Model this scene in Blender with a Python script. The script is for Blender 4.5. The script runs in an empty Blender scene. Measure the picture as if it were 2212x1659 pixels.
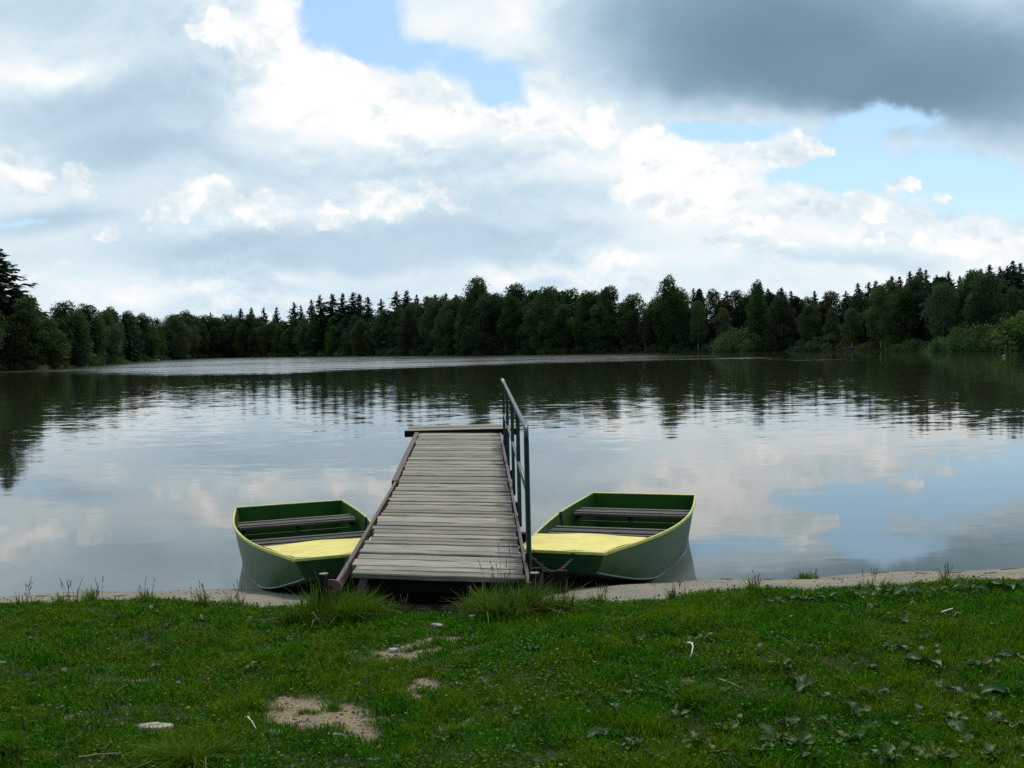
import bpy, math, random, os
import numpy as np
from mathutils import Vector, Matrix

R = math.radians
random.seed(7)
rng = np.random.default_rng(7)
scene = bpy.context.scene
COL = scene.collection

# ------------------------------------------------------------------ camera
EYE = 2.15                       # metres above the water (water is z = 0)
FPX = 2236.0                     # focal length in units of a 2212 px wide picture
CX, CY = 1106.0, 829.5
cam_d = bpy.data.cameras.new("camera")
cam = bpy.data.objects.new("camera", cam_d)
COL.objects.link(cam)
cam_d.sensor_width = 36.0
cam_d.lens = 36.0 * FPX / 2212.0
cam_d.clip_start = 0.05
cam_d.clip_end = 6000
PITCH, ROLL = 2.14, -1.35
MCAM = Matrix.Rotation(R(90 - PITCH), 4, 'X') @ Matrix.Rotation(R(ROLL), 4, 'Z')
MCAM.translation = (0, 0, EYE)
cam.matrix_world = MCAM
scene.camera = cam
M3 = MCAM.to_3x3()

def ray(x, y):
    return (M3 @ Vector(((x - CX) / FPX, -(y - CY) / FPX, -1.0)))
def at(x, y, Y):                 # the point at distance Y along the view axis of the lake
    d = ray(x, y)
    t = Y / d.y
    return Vector((d.x * t, d.y * t, EYE + d.z * t))
def at_z(x, y, z):
    d = ray(x, y)
    t = (z - EYE) / d.z
    return Vector((d.x * t, d.y * t, z))

# ------------------------------------------------------------------ node helper
class G:
    """Small expression builder for shader node trees."""
    def __init__(self, tree):
        self.t = tree
    def new(self, typ, **kw):
        n = self.t.nodes.new(typ)
        for k, v in kw.items():
            setattr(n, k, v)
        return n
    def set(self, sock, v):
        if isinstance(v, bpy.types.NodeSocket):
            self.t.links.new(v, sock)
        elif v is not None:
            if sock.type == 'RGBA' and len(v) == 3:
                v = (*v, 1)
            sock.default_value = v
    def math(self, op, a, b=None, c=None, clamp=False):
        n = self.new('ShaderNodeMath', operation=op, use_clamp=clamp)
        for s, v in zip(n.inputs, (a, b, c)):
            self.set(s, v)
        return n.outputs[0]
    def vmath(self, op, a, b=None, scale=None):
        n = self.new('ShaderNodeVectorMath', operation=op)
        self.set(n.inputs[0], a)
        if b is not None:
            self.set(n.inputs[1], b)
        if scale is not None:
            self.set(n.inputs['Scale'], scale)
        return n.outputs['Value'] if op in ('DOT_PRODUCT', 'LENGTH', 'DISTANCE') else n.outputs[0]
    def add(self, a, b): return self.math('ADD', a, b)
    def sub(self, a, b): return self.math('SUBTRACT', a, b)
    def mul(self, a, b): return self.math('MULTIPLY', a, b)
    def mad(self, a, b, c): return self.math('MULTIPLY_ADD', a, b, c)
    def smooth(self, v, lo, hi):
        n = self.new('ShaderNodeMapRange', interpolation_type='SMOOTHSTEP')
        self.set(n.inputs['Value'], v)
        self.set(n.inputs['From Min'], lo); self.set(n.inputs['From Max'], hi)
        return n.outputs['Result']
    def lin(self, v, lo, hi, a=0.0, b=1.0):
        n = self.new('ShaderNodeMapRange')
        self.set(n.inputs['Value'], v)
        self.set(n.inputs['From Min'], lo); self.set(n.inputs['From Max'], hi)
        self.set(n.inputs['To Min'], a); self.set(n.inputs['To Max'], b)
        return n.outputs['Result']
    def mix(self, f, a, b, mode='MIX'):
        n = self.new('ShaderNodeMix', data_type='RGBA', blend_type=mode)
        self.set(n.inputs[0], f); self.set(n.inputs[6], a); self.set(n.inputs[7], b)
        return n.outputs[2]
    def noise(self, vec, scale, detail=4, rough=0.5, dist=0.0, lac=2.0, color=False):
        n = self.new('ShaderNodeTexNoise')
        self.set(n.inputs['Vector'], vec)
        n.inputs['Scale'].default_value = scale
        n.inputs['Detail'].default_value = detail
        n.inputs['Roughness'].default_value = rough
        n.inputs['Distortion'].default_value = dist
        n.inputs['Lacunarity'].default_value = lac
        return n.outputs[1 if color else 0]
    def voro(self, vec, scale, detail=0, rough=0.5, smooth=None):
        n = self.new('ShaderNodeTexVoronoi')
        if smooth is not None:
            n.feature = 'SMOOTH_F1'; n.inputs['Smoothness'].default_value = smooth
        self.set(n.inputs['Vector'], vec)
        n.inputs['Scale'].default_value = scale
        n.inputs['Detail'].default_value = detail
        n.inputs['Roughness'].default_value = rough
        return n.outputs['Distance']
    def ramp(self, f, stops):
        n = self.new('ShaderNodeValToRGB')
        e = n.color_ramp.elements
        while len(e) < len(stops):
            e.new(0.5)
        for el, (p, c) in zip(e, stops):
            el.position = p
            el.color = (*c, 1)
        self.set(n.inputs[0], f)
        return n.outputs[0]
    def map(self, vec, loc=(0, 0, 0), rot=(0, 0, 0), scale=(1, 1, 1), typ='POINT'):
        n = self.new('ShaderNodeMapping', vector_type=typ)
        self.set(n.inputs['Vector'], vec)
        n.inputs['Location'].default_value = loc
        n.inputs['Rotation'].default_value = rot
        n.inputs['Scale'].default_value = scale
        return n.outputs[0]
    def attr(self, name):
        n = self.new('ShaderNodeAttribute', attribute_name=name)
        return n.outputs['Fac']
    def xyz(self, v):
        n = self.new('ShaderNodeSeparateXYZ')
        self.set(n.inputs[0], v)
        return n.outputs
    def comb(self, x, y, z):
        n = self.new('ShaderNodeCombineXYZ')
        for s, v in zip(n.inputs, (x, y, z)):
            self.set(s, v)
        return n.outputs[0]

def srgb(r, g, b):
    f = lambda c: (c / 255 / 12.92) if c / 255 <= 0.04045 else ((c / 255 + 0.055) / 1.055) ** 2.4
    return (f(r), f(g), f(b))
# ------------------------------------------------------------------ sky and light
SUN_EL, SUN_AZ = 52.0, 8.0            # ahead of the viewer, behind the clouds
world = bpy.data.worlds.new("World")
scene.world = world
world.use_nodes = True
wt = world.node_tree
wt.nodes.clear()
g = G(wt)
sky = g.new('ShaderNodeTexSky', sky_type='NISHITA')
sky.sun_disc = False
sky.sun_elevation = R(SUN_EL)
sky.sun_rotation = R(SUN_AZ)
sky.air_density = 1.0; sky.dust_density = 0.3; sky.ozone_density = 2.0

tc = g.new('ShaderNodeTexCoord').outputs['Generated']
sx, sy, sz = g.xyz(tc)
ay = g.math('MAXIMUM', g.math('ABSOLUTE', sy), 0.25)
# slope coordinates of the view direction: (east / north, up / north); the sky behind the viewer repeats them turned over
P0 = g.comb(g.math('DIVIDE', sx, ay), g.math('DIVIDE', sz, ay), g.mul(g.math('LESS_THAN', sy, 0.0), 3.7))

def fbm_warp(vec, scale, amt, detail=5, off=(0, 0, 0), rough=0.55):
    c = g.noise(g.vmath('ADD', vec, off), scale, detail, rough, color=True)
    c = g.vmath('SUBTRACT', c, (0.5, 0.5, 0.5))
    return g.vmath('ADD', vec, g.vmath('MULTIPLY', c, (amt, amt, 0)))

PW1 = fbm_warp(P0, 5.0, 0.10, 4, (3.1, 0.7, 0.0))            # gentle warp for the big soft shapes
PW2 = fbm_warp(P0, 13.0, 0.055, 6, (9.4, 2.3, 0.0), 0.6)      # rougher, for cloud edges

def pq(x, y):
    d = ray(x, y)
    return d.x / d.y, d.z / d.y

def blob(vec, x, y, rx, ry, rot=0.0):
    """squared elliptical distance from a place in the sky given as it is seen from the bank"""
    p, q = pq(x, y)
    m = g.map(vec, (p, q, 0), (0, 0, R(-rot)), (rx / FPX, ry / FPX, 1), 'TEXTURE')
    m2 = g.vmath('MULTIPLY', m, (1, 1, 0))
    return g.vmath('DOT_PRODUCT', m2, m2)

def gauss_sum(vec, items, base=0.0):
    acc = base
    for (x, y, rx, ry, amp, *rot) in items:
        acc = g.mad(g.math('POWER', 0.45, blob(vec, x, y, rx, ry, *rot)), amp, acc)
    return acc

# the great grey bank on the right: flat inside, fairly definite at its lower edge
BANK = [(1560, 10, 230, 150, .8), (1850, 40, 420, 170, 1.0), (1640, 125, 290, 85, .75, -10), (1960, 160, 330, 80, .7), (1760, 190, 260, 46, .55), (2190, 130, 240, 110, .7), (2180, 285, 130, 60, .62), (1340, 20, 150, 100, .35), (2080, 215, 120, 40, .3)]
bank = gauss_sum(PW1, BANK, 0.0)
# tone of the cloud sheet: 1 is sunlit white, 0 is the darkest belly
TONE = [
    # grey bellies upper left
    (420, 190, 260, 55, -.20), (60, 20, 170, 45, -.16), (330, 305, 230, 45, -.27), (60, 235, 240, 40, -.12), (500, 100, 150, 45, -.10), (280, 60, 130, 50, -.10), (170, 180, 130, 30, -.10),
    (90, 462, 160, 26, -.24), (450, 526, 190, 32, -.18), (840, 508, 250, 34, -.17), (820, 365, 200, 28, -.07), (560, 350, 120, 30, -.06), (110, 352, 50, 24, -.12), (640, 400, 70, 30, -.05), (1000, 350, 110, 40, -.05),
    # pale blue grey low down
    (640, 585, 320, 45, -.15), (1200, 540, 220, 45, -.16), (900, 560, 260, 40, -.05), (1130, 440, 150, 45, -.10), (280, 560, 240, 30, -.07), (1890, 550, 150, 34, -.13), (1700, 562, 140, 12, -.10), (760, 350, 180, 30, -.06), (1330, 430, 100, 40, -.10), (1150, 330, 90, 40, -.07),
    # lit parts
    (660, 110, 90, 110, .34), (100, 145, 110, 30, .20), (720, 190, 140, 60, .25), (1000, 250, 260, 50, .22), (420, 270, 60, 20, .08), (480, 60, 60, 40, .1),
    (960, 40, 110, 60, .10), (1120, 40, 60, 60, .16), (1250, 220, 110, 60, .08), (1640, 470, 330, 60, .16), (1480, 370, 240, 50, .14), (40, 350, 100, 40, .14), (160, 590, 230, 30, .07), (2110, 500, 120, 50, .14), (750, 610, 400, 18, .08), (1500, 545, 200, 40, .10), (1950, 585, 220, 26, .12), (1300, 600, 160, 22, .10), (250, 640, 300, 24, .06),
]
n_soft = g.noise(g.map(P0, (1.3, 0.2, 0), (0, 0, 0), (1, 1.8, 1)), 6.0, 6, 0.56)
n_fine = g.noise(g.map(PW1, (5.3, 2.2, 0), (0, 0, 0), (1, 1.6, 1)), 20.0, 6, 0.62)
n_up = g.noise(g.map(PW1, (5.3, 2.2 + 0.02, 0), (0, 0, 0), (1, 1.6, 1)), 20.0, 4, 0.62)
relief = g.sub(n_fine, n_up)                              # lit from above
tone0 = gauss_sum(PW1, TONE, 0.785)
bank = g.mad(g.sub(n_fine, 0.5), 0.30, g.mad(g.sub(n_soft, 0.5), 0.9, bank))
bank_d = g.mad(g.smooth(bank, 0.02, 1.35), 0.44, g.mul(g.smooth(bank, 0.7, 2.2), 0.14))
tone0 = g.sub(tone0, bank_d)
# sky behind the viewer darkened, to dim surfaces that face the camera
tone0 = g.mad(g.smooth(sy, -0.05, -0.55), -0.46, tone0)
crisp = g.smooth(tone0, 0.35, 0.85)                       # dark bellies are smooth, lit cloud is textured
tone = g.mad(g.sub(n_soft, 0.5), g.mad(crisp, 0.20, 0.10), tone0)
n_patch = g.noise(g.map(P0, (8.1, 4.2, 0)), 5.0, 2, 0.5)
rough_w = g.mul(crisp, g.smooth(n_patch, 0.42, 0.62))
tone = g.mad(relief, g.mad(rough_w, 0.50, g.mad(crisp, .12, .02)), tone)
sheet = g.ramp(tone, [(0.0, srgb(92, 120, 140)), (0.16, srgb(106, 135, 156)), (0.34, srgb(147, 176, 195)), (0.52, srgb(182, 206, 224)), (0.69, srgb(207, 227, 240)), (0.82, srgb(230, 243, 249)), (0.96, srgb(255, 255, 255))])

# gaps of clear sky
GAPS = [
    (760, 45, 85, 85, 1.0), (690, 12, 42, 60, .8), (830, 40, 42, 75, .7), (800, 112, 42, 28, .6), (900, 120, 66, 30, .85, -20), (985, 142, 62, 32, .9, -22), (1085, 182, 62, 32, 1.0, -25), (1040, 168, 50, 26, .5), (1135, 208, 26, 16, .4),
    (1570, 285, 130, 26, .95), (1480, 268, 60, 16, .4), (1850, 300, 75, 80, 1.0), (1950, 255, 90, 22, .7), (1800, 375, 120, 30, .8), (2080, 395, 190, 48, 1.0), (2020, 320, 60, 60, .5), (2190, 420, 120, 40, .8), (1700, 372, 90, 20, .4),
    (30, 488, 90, 12, .7), 
]
gap = gauss_sum(PW2, GAPS, 0.0)
n_gap = g.noise(g.map(P0, (2.3, 7.2, 0)), 16.0, 8, 0.62)
gap = g.mad(g.sub(n_gap, 0.5), 0.95, gap)
clear = g.smooth(gap, 0.28, 0.86)

# heaped clouds with crisp, billowed tops
HEAPS = [
    (1080, 250, 110, 46), (1180, 240, 80, 50), (1290, 250, 90, 50), (1350, 300, 90, 50), (870, 300, 130, 50), (1900, 450, 150, 40), (1780, 440, 120, 44), (2050, 540, 110, 40), (1400, 400, 120, 50), (1560, 390, 110, 40),
    # x, y, rx, ry, rot
    (605, 60, 70, 150), (560, 140, 140, 90), (480, 60, 100, 60), (730, 190, 95, 95), (660, 200, 120, 70), (850, 215, 70, 60), (930, 205, 75, 62), (1000, 240, 70, 50), (1100, 270, 95, 48), (800, 260, 120, 60),
    (60, 400, 110, 62), (175, 385, 70, 45), (10, 350, 60, 36),
    (380, 455, 90, 52), (470, 430, 80, 58), (545, 432, 66, 60), (590, 472, 62, 38), (320, 480, 46, 34),
    (715, 460, 90, 34), (800, 428, 76, 46), (870, 448, 76, 40), (945, 424, 66, 46), (990, 445, 50, 32),
    (1735, 315, 85, 50), (1700, 340, 70, 34), (1795, 328, 40, 24), (1590, 325, 60, 26), (1520, 350, 85, 36), 
    (1940, 408, 80, 36), (2010, 425, 80, 28), (1870, 428, 70, 24), (1560, 522, 90, 24), (1670, 542, 80, 20), (1330, 560, 70, 22), (2120, 562, 70, 24), (1240, 590, 80, 16), (230, 500, 60, 22),
    (2090, 500, 55, 34), (2150, 520, 60, 30), (1880, 512, 50, 16), (2200, 500, 40, 34),
    (1500, 430, 170, 60), (1680, 470, 190, 50), (1250, 290, 130, 70), (1420, 340, 120, 50),
]
acc = None
for h in HEAPS:
    d = blob(PW2, *h)
    acc = d if acc is None else g.math('SMOOTH_MIN', acc, d, 0.25)
heap = g.sub(1.0, acc)                                   # 1 in the middle, 0 on the outline
b1 = g.voro(g.vmath('ADD', PW2, (4.4, 1.7, 0)), 26.0, 3, 0.55, 0.5)
b2 = g.noise(g.vmath('ADD', P0, (0.4, 3.7, 0)), 40.0, 6, 0.62)
heap = g.mad(g.sub(0.42, b1), 0.85, heap)
heap = g.mad(g.sub(b2, 0.5), 0.9, heap)
h_mask = g.smooth(heap, 0.0, 0.32)
h_tone = g.mad(g.sub(n_soft, 0.5), 0.45, g.mad(relief, 0.62, g.mad(g.sub(0.4, b1), 0.30, g.mad(tone0, 0.60, 0.545))))
h_col = g.ramp(h_tone, [(0.40, srgb(170, 190, 204)), (0.66, srgb(205, 224, 235)), (0.84, srgb(236, 244, 247)), (0.98, (1.06, 1.06, 1.05))])
h_alpha = g.mul(h_mask, g.smooth(tone0, 0.36, 0.60))

cloud_rgb = g.mix(h_alpha, sheet, h_col)
cloud_rgb = g.mix(g.mul(clear, g.sub(1.0, h_mask)), cloud_rgb, srgb(172, 214, 242))
cover = g.math('MAXIMUM', g.sub(1.0, clear), h_mask)
# open sky: the Nishita sky itself, thinly veiled
bg_sky = g.new('ShaderNodeBackground'); bg_sky.inputs['Strength'].default_value = 0.15
g.set(bg_sky.inputs['Color'], sky.outputs[0])
bg_cloud = g.new('ShaderNodeBackground'); bg_cloud.inputs['Strength'].default_value = 1.0
g.set(bg_cloud.inputs['Color'], cloud_rgb)
ms = g.new('ShaderNodeMixShader')
veil = g.mad(cover, 0.50, 0.50)
g.set(ms.inputs[0], veil)
wt.links.new(bg_sky.outputs[0], ms.inputs[1]); wt.links.new(bg_cloud.outputs[0], ms.inputs[2])
wo = g.new('ShaderNodeOutputWorld')
wt.links.new(ms.outputs[0], wo.inputs['Surface'])
scene.cycles.max_bounces = 5
scene.cycles.diffuse_bounces = 2
scene.cycles.glossy_bounces = 3
scene.cycles.transmission_bounces = 2
scene.cycles.use_denoising = False
world.cycles.sampling_method = 'MANUAL'
world.cycles.sample_map_resolution = 512

sun_d = bpy.data.lights.new("sun", 'SUN')
sun_d.energy = 2.0
sun_d.angle = R(10)
sun_d.color = (1.0, 0.96, 0.90)
sun = bpy.data.objects.new("sun", sun_d)
COL.objects.link(sun)
az, el = R(SUN_AZ), R(SUN_EL)
to_sun = Vector((math.sin(az) * math.cos(el), math.cos(az) * math.cos(el), math.sin(el)))
sun.rotation_euler = to_sun.to_track_quat('Z', 'Y').to_euler()
sun.location = (0, 0, 60)

scene.view_settings.view_transform = 'Standard'
scene.view_settings.look = 'None'
scene.view_settings.exposure = 0.0
scene.view_settings.gamma = 1.0
scene.view_settings.use_curve_mapping = False
# ------------------------------------------------------------------ mesh helpers and materials
def tag(o, label=None, cat=None, group=None, kind=None):
    if label: o['label'] = label
    if cat: o['category'] = cat
    if group: o['group'] = group
    if kind: o['kind'] = kind
    return o

def link(name, me, mats=None, parent=None):
    if mats is not None:
        for m in (mats if isinstance(mats, (list, tuple)) else [mats]):
            me.materials.append(m)
    o = bpy.data.objects.new(name, me)
    COL.objects.link(o)
    if parent is not None:
        o.parent = parent
    return o

def empty(name, loc=(0, 0, 0), rz=0.0):
    o = bpy.data.objects.new(name, None)
    o.empty_display_size = 0.3
    COL.objects.link(o)
    o.location = loc
    o.rotation_euler = (0, 0, rz)
    return o

def np_mesh(name, verts, faces, smooth=False, attrs=None):
    """verts (n,3) array, faces (m,k) array with one k"""
    verts = np.asarray(verts, np.float32); faces = np.asarray(faces, np.int32)
    me = bpy.data.meshes.new(name)
    m, k = faces.shape
    me.vertices.add(len(verts)); me.vertices.foreach_set('co', verts.ravel())
    me.loops.add(m * k); me.loops.foreach_set('vertex_index', faces.ravel())
    me.polygons.add(m)
    me.polygons.foreach_set('loop_start', np.arange(0, m * k, k, dtype=np.int32))
    me.polygons.foreach_set('loop_total', np.full(m, k, np.int32))
    if smooth:
        me.polygons.foreach_set('use_smooth', np.ones(m, bool))
    for an, arr in (attrs or {}).items():
        a = me.attributes.new(an, 'FLOAT', 'POINT')
        a.data.foreach_set('value', np.asarray(arr, np.float32))
    me.update(calc_edges=True)
    me.validate()
    return me

class MB:
    """collects boxes, tubes and plates into one mesh"""
    def __init__(self):
        self.v, self.f, self.mi, self.r = [], [], [], []
        self.val = 0.5
    def add(self, vs, fs, mi=0):
        n = len(self.v)
        self.v += [tuple(p) for p in vs]
        self.r += [self.val] * len(vs)
        self.f += [tuple(n + i for i in f) for f in fs]
        self.mi += [mi] * len(fs)
    def box(self, c, size, mat=None, mi=0, bev=0.0):
        """box with bevelled long edges when bev > 0"""
        sx, sy, sz = (s / 2 for s in size)
        if bev <= 0:
            vs = [(x, y, z) for x in (-sx, sx) for y in (-sy, sy) for z in (-sz, sz)]
            fs = [(0, 1, 3, 2), (4, 6, 7, 5), (0, 4, 5, 1), (2, 3, 7, 6), (0, 2, 6, 4), (1, 5, 7, 3)]
        else:
            b = min(bev, sx * .9, sy * .9, sz * .9)
            vs, fs = [], []
            ring = lambda x, e: [(x, -sy + e, -sz), (x, sy - e, -sz), (x, sy, -sz + e), (x, sy, sz - e), (x, sy - e, sz), (x, -sy + e, sz), (x, -sy, sz - e), (x, -sy, -sz + e)]
            vs = ring(-sx, b) + ring(sx, b)
            for i in range(8):
                j = (i + 1) % 8
                fs.append((i, i + 8, j + 8, j)[::-1])
            fs.append(tuple(range(8))[::-1]); fs.append(tuple(range(8, 16)))
        M = Matrix.Translation(Vector(c)) if mat is None else Matrix.Translation(Vector(c)) @ mat.to_4x4()
        self.add([M @ Vector(p) for p in vs], fs, mi)
    def tube(self, pts, rad, n=10, caps=True, mi=0):
        pts = [Vector(p) for p in pts]
        rad = rad if isinstance(rad, (list, tuple)) else [rad] * len(pts)
        vs, fs = [], []
        up = None
        for i, p in enumerate(pts):
            d = (pts[min(i + 1, len(pts) - 1)] - pts[max(i - 1, 0)]).normalized()
            if up is None:
                up = Vector((0, 0, 1)) if abs(d.z) < 0.9 else Vector((1, 0, 0))
            a = d.cross(up).normalized(); b = a.cross(d).normalized(); up = b
            for k in range(n):
                t = 2 * math.pi * k / n
                vs.append(p + (a * math.cos(t) + b * math.sin(t)) * rad[i])
        for i in range(len(pts) - 1):
            for k in range(n):
                k2 = (k + 1) % n
                fs.append((i * n + k, i * n + k2, (i + 1) * n + k2, (i + 1) * n + k))
        if caps:
            fs.append(tuple(range(n))[::-1]); fs.append(tuple(range((len(pts) - 1) * n, len(pts) * n)))
        self.add(vs, fs, mi)
    def mesh(self, name, smooth=False):
        me = bpy.data.meshes.new(name)
        me.from_pydata(self.v, [], self.f)
        me.polygons.foreach_set('material_index', self.mi)
        a = me.attributes.new('rnd', 'FLOAT', 'POINT')
        a.data.foreach_set('value', np.asarray(self.r, np.float32))
        if smooth:
            me.polygons.foreach_set('use_smooth', [True] * len(self.f))
        me.update()
        return me
    def build(self, name, mats, parent=None, smooth=False, sharp=None):
        o = link(name, self.mesh(name, smooth or sharp is not None), mats, parent)
        if sharp is not None:
            o.data.set_sharp_from_angle(angle=R(sharp))
        return o

def mat(name):
    m = bpy.data.materials.new(name)
    m.use_nodes = True
    nt = m.node_tree
    return m, G(nt), nt.nodes['Principled BSDF']

def bump(g, b, h, strength, dist):
    n = g.new('ShaderNodeBump')
    n.inputs['Strength'].default_value = strength
    n.inputs['Distance'].default_value = dist
    g.set(n.inputs['Height'], h)
    g.set(b.inputs['Normal'], n.outputs[0])

# ------------------------------------------------------------------ shoreline (x in the picture -> distance of the far bank)
SHORE = [(-700, 70), (-250, 130), (0, 168), (100, 166), (200, 212), (340, 330), (420, 385), (500, 400), (600, 372), (700, 334), (850, 285), (1000, 246), (1150, 224), (1300, 208), (1430, 199),
         (1620, 188), (1800, 172), (1920, 158), (2010, 140), (2212, 130), (2450, 108), (2900, 70), (4000, 30)]
def bank_D(x):
    return float(np.interp(x, [s[0] for s in SHORE], [s[1] for s in SHORE]))
def bank_pt(x, back=0.0):
    """a place on the far bank seen at picture x, BACK metres behind the waterline"""
    D = bank_D(x) + back
    return Vector(((x - CX) / FPX * D, D))

# near bank height
def edge_Y(X):
    """where the waterline runs on the near side"""
    X = np.asarray(X, float)
    return 9.28 - 0.42 * np.exp(-((X + 0.55) / 1.3) ** 2) + 0.06 * np.sin(X * 1.7 + 0.4) + 0.035 * np.sin(X * 4.3) + 0.02 * np.maximum(X - 2, 0)
def turf_Y(X):
    """where the turf ends and the sand strip begins"""
    X = np.asarray(X, float)
    base = np.interp(X, [-7, -4.5, -3, -2.2, -1.3, -0.4, 0.3, 0.8, 1.5, 2.4, 3.4, 4.5, 7], [7.75, 7.6, 7.5, 7.38, 7.08, 6.98, 7.02, 7.10, 7.20, 7.34, 7.48, 7.6, 7.9])
    return base + 0.05 * np.sin(X * 5.1 + 1) + 0.03 * np.sin(X * 11.7) + 0.02 * np.sin(X * 23.0 + 2)
def near_z(X, Y):
    X = np.asarray(X, float); Y = np.asarray(Y, float)
    e = edge_Y(X)
    t = e - Y                                   # distance from the waterline
    z = np.interp(t, [-60, -5, -2, 0, 0.5, 1.3, 1.75, 2.3, 3.6, 5.4, 60], [-2.5, -0.9, -0.42, 0, 0.10, 0.27, 0.345, 0.40, 0.48, 0.55, 0.75])
    z = z + 0.018 * np.sin(X * 1.3 + Y * .7) * np.sin(Y * 1.9 - X * .4) + 0.012 * np.sin(X * 4.1 + 1) * np.sin(Y * 3.7)
    return z

# bare, trodden patches in the turf: centre, radii, turn (metres)
def patch(x, y, rx, ry, z=0.52, rot=0.0):
    p = at_z(x, y, z)
    return (p.x, p.y, rx, ry, rot)
PATCHES = [patch(655, 1528, .17, .20), patch(735, 1562, .20, .10), patch(700, 1540, .19, .10), patch(768, 1585, .09, .10), patch(612, 1510, .09, .13), patch(625, 1560, .10, .09),
           patch(855, 1385, .15, .09), patch(925, 1379, .20, .04), patch(880, 1362, .12, .05), patch(965, 1352, .17, .055), patch(905, 1470, .07, .10), patch(885, 1498, .07, .08), patch(930, 1455, .05, .05),
           patch(335, 1575, .10, .035), patch(500, 1613, .06, .035), patch(150, 1550, .09, .04), patch(300, 1450, .05, .03), patch(1030, 1342, .10, .03), patch(1480, 1460, .05, .03), patch(110, 1640, .05, .02), patch(265, 1556, .03, .02), patch(1010, 1560, .05, .03), patch(1340, 1310, .12, .03)]
def bare_field(X, Y):
    X = np.asarray(X, float); Y = np.asarray(Y, float)
    wx = X + .035 * np.sin(Y * 23 + X * 9) + .022 * np.sin(Y * 51 + 3) + .012 * np.sin(X * 83 + Y * 30)
    wy = Y + .035 * np.sin(X * 21 + 2) + .020 * np.sin(X * 47 + Y * 13) + .012 * np.sin(Y * 77 + X * 40)
    b = np.full(X.shape, -2.0)
    for (px, py, rx, ry, rot) in PATCHES:
        b = np.maximum(b, 1 - np.sqrt(((wx - px) / rx) ** 2 + ((wy - py) / ry) ** 2))
    isl = np.sin(X * 31 + 3 * np.sin(Y * 17)) * np.sin(Y * 37 + 2 * np.sin(X * 19)) * .35
    return np.clip((b - np.maximum(0, isl - .12)) * 1.5 + .5, 0, 1)

# ------------------------------------------------------------------ ground of the near bank
def grid_mesh(name, xs, ys, zf, attrs=None):
    XX, YY = np.meshgrid(xs, ys)
    ZZ = zf(XX, YY)
    nx, ny = len(xs), len(ys)
    idx = np.arange(nx * ny).reshape(ny, nx)
    faces = np.stack([idx[:-1, :-1], idx[:-1, 1:], idx[1:, 1:], idx[1:, :-1]], -1).reshape(-1, 4)
    return np_mesh(name, np.stack([XX, YY, ZZ], -1).reshape(-1, 3), faces, True, {k: f(XX, YY).ravel() for k, f in (attrs or {}).items()})

def axis(*segs):
    out = []
    for a, b, step in segs:
        out += list(np.arange(a, b, step))
    return np.array(out + [segs[-1][1]])
gx = axis((-400, -60, 40), (-60, -14, 4), (-14, -6.5, .5), (-6.5, 6.5, .04), (6.5, 14, .5), (14, 60, 4), (60, 400, 40))
gy = axis((-300, -20, 20), (-20, 2.6, 1.2), (2.6, 9.8, .04), (9.8, 14, .4), (14, 30, 4))
ms_, gs, bs = mat('bank soil and sand')
co = gs.new('ShaderNodeTexCoord').outputs['Object']
bare, sand = gs.attr('bare'), gs.attr('sand')
n1 = gs.noise(co, 9, 8, .65); n2 = gs.noise(co, 60, 6, .7); n3 = gs.noise(co, 2.2, 5, .6); n4 = gs.noise(co, 240, 3, .6)
soil = gs.ramp(n1, [(.3, (.010, .014, .003)), (.7, (.026, .030, .008))])
dirt = gs.mix(gs.mad(gs.sub(n2, .5), 1.6, n1), (.15, .105, .060), (.29, .215, .130))
dirt = gs.mix(gs.smooth(n4, .60, .68), dirt, (.42, .36, .27))
dirt = gs.mix(gs.smooth(gs.noise(co, 34, 5, .7, .4), .58, .66), dirt, (.10, .085, .05))
sandc = gs.mix(gs.mad(gs.sub(n2, .5), 1.5, n3), (.165, .145, .108), (.275, .25, .20))
sandc = gs.mix(gs.smooth(gs.noise(co, 90, 4, .7), .60, .70), sandc, (.16, .13, .09))
sandc = gs.mix(gs.mul(gs.smooth(n3, .50, .62), .45), sandc, (.34, .21, .13))
wet = gs.attr('wet')
sandc = gs.mix(gs.mul(wet, .72), sandc, (.085, .07, .045))
c = gs.mix(bare, soil, dirt)
c = gs.mix(sand, c, sandc)
gs.set(bs.inputs['Base Color'], c)
gs.set(bs.inputs['Roughness'], gs.mad(wet, -.45, .95))
bs.inputs['Specular IOR Level'].default_value = .25
bump(gs, bs, gs.add(gs.mul(n1, .6), gs.mul(n2, .3)), .7, .02)
sm = lambda v, a, b: np.clip((v - a) / (b - a), 0, 1) ** 2 * (3 - 2 * np.clip((v - a) / (b - a), 0, 1))
ground = link('ground', grid_mesh('ground', gx, gy, near_z, {
    'bare': bare_field,
    'sand': lambda X, Y: sm(Y - turf_Y(X), -.05, .06),
    'wet': lambda X, Y: sm(Y - edge_Y(X), -.16, -.01)}), ms_)
tag(ground, kind='structure')

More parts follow.
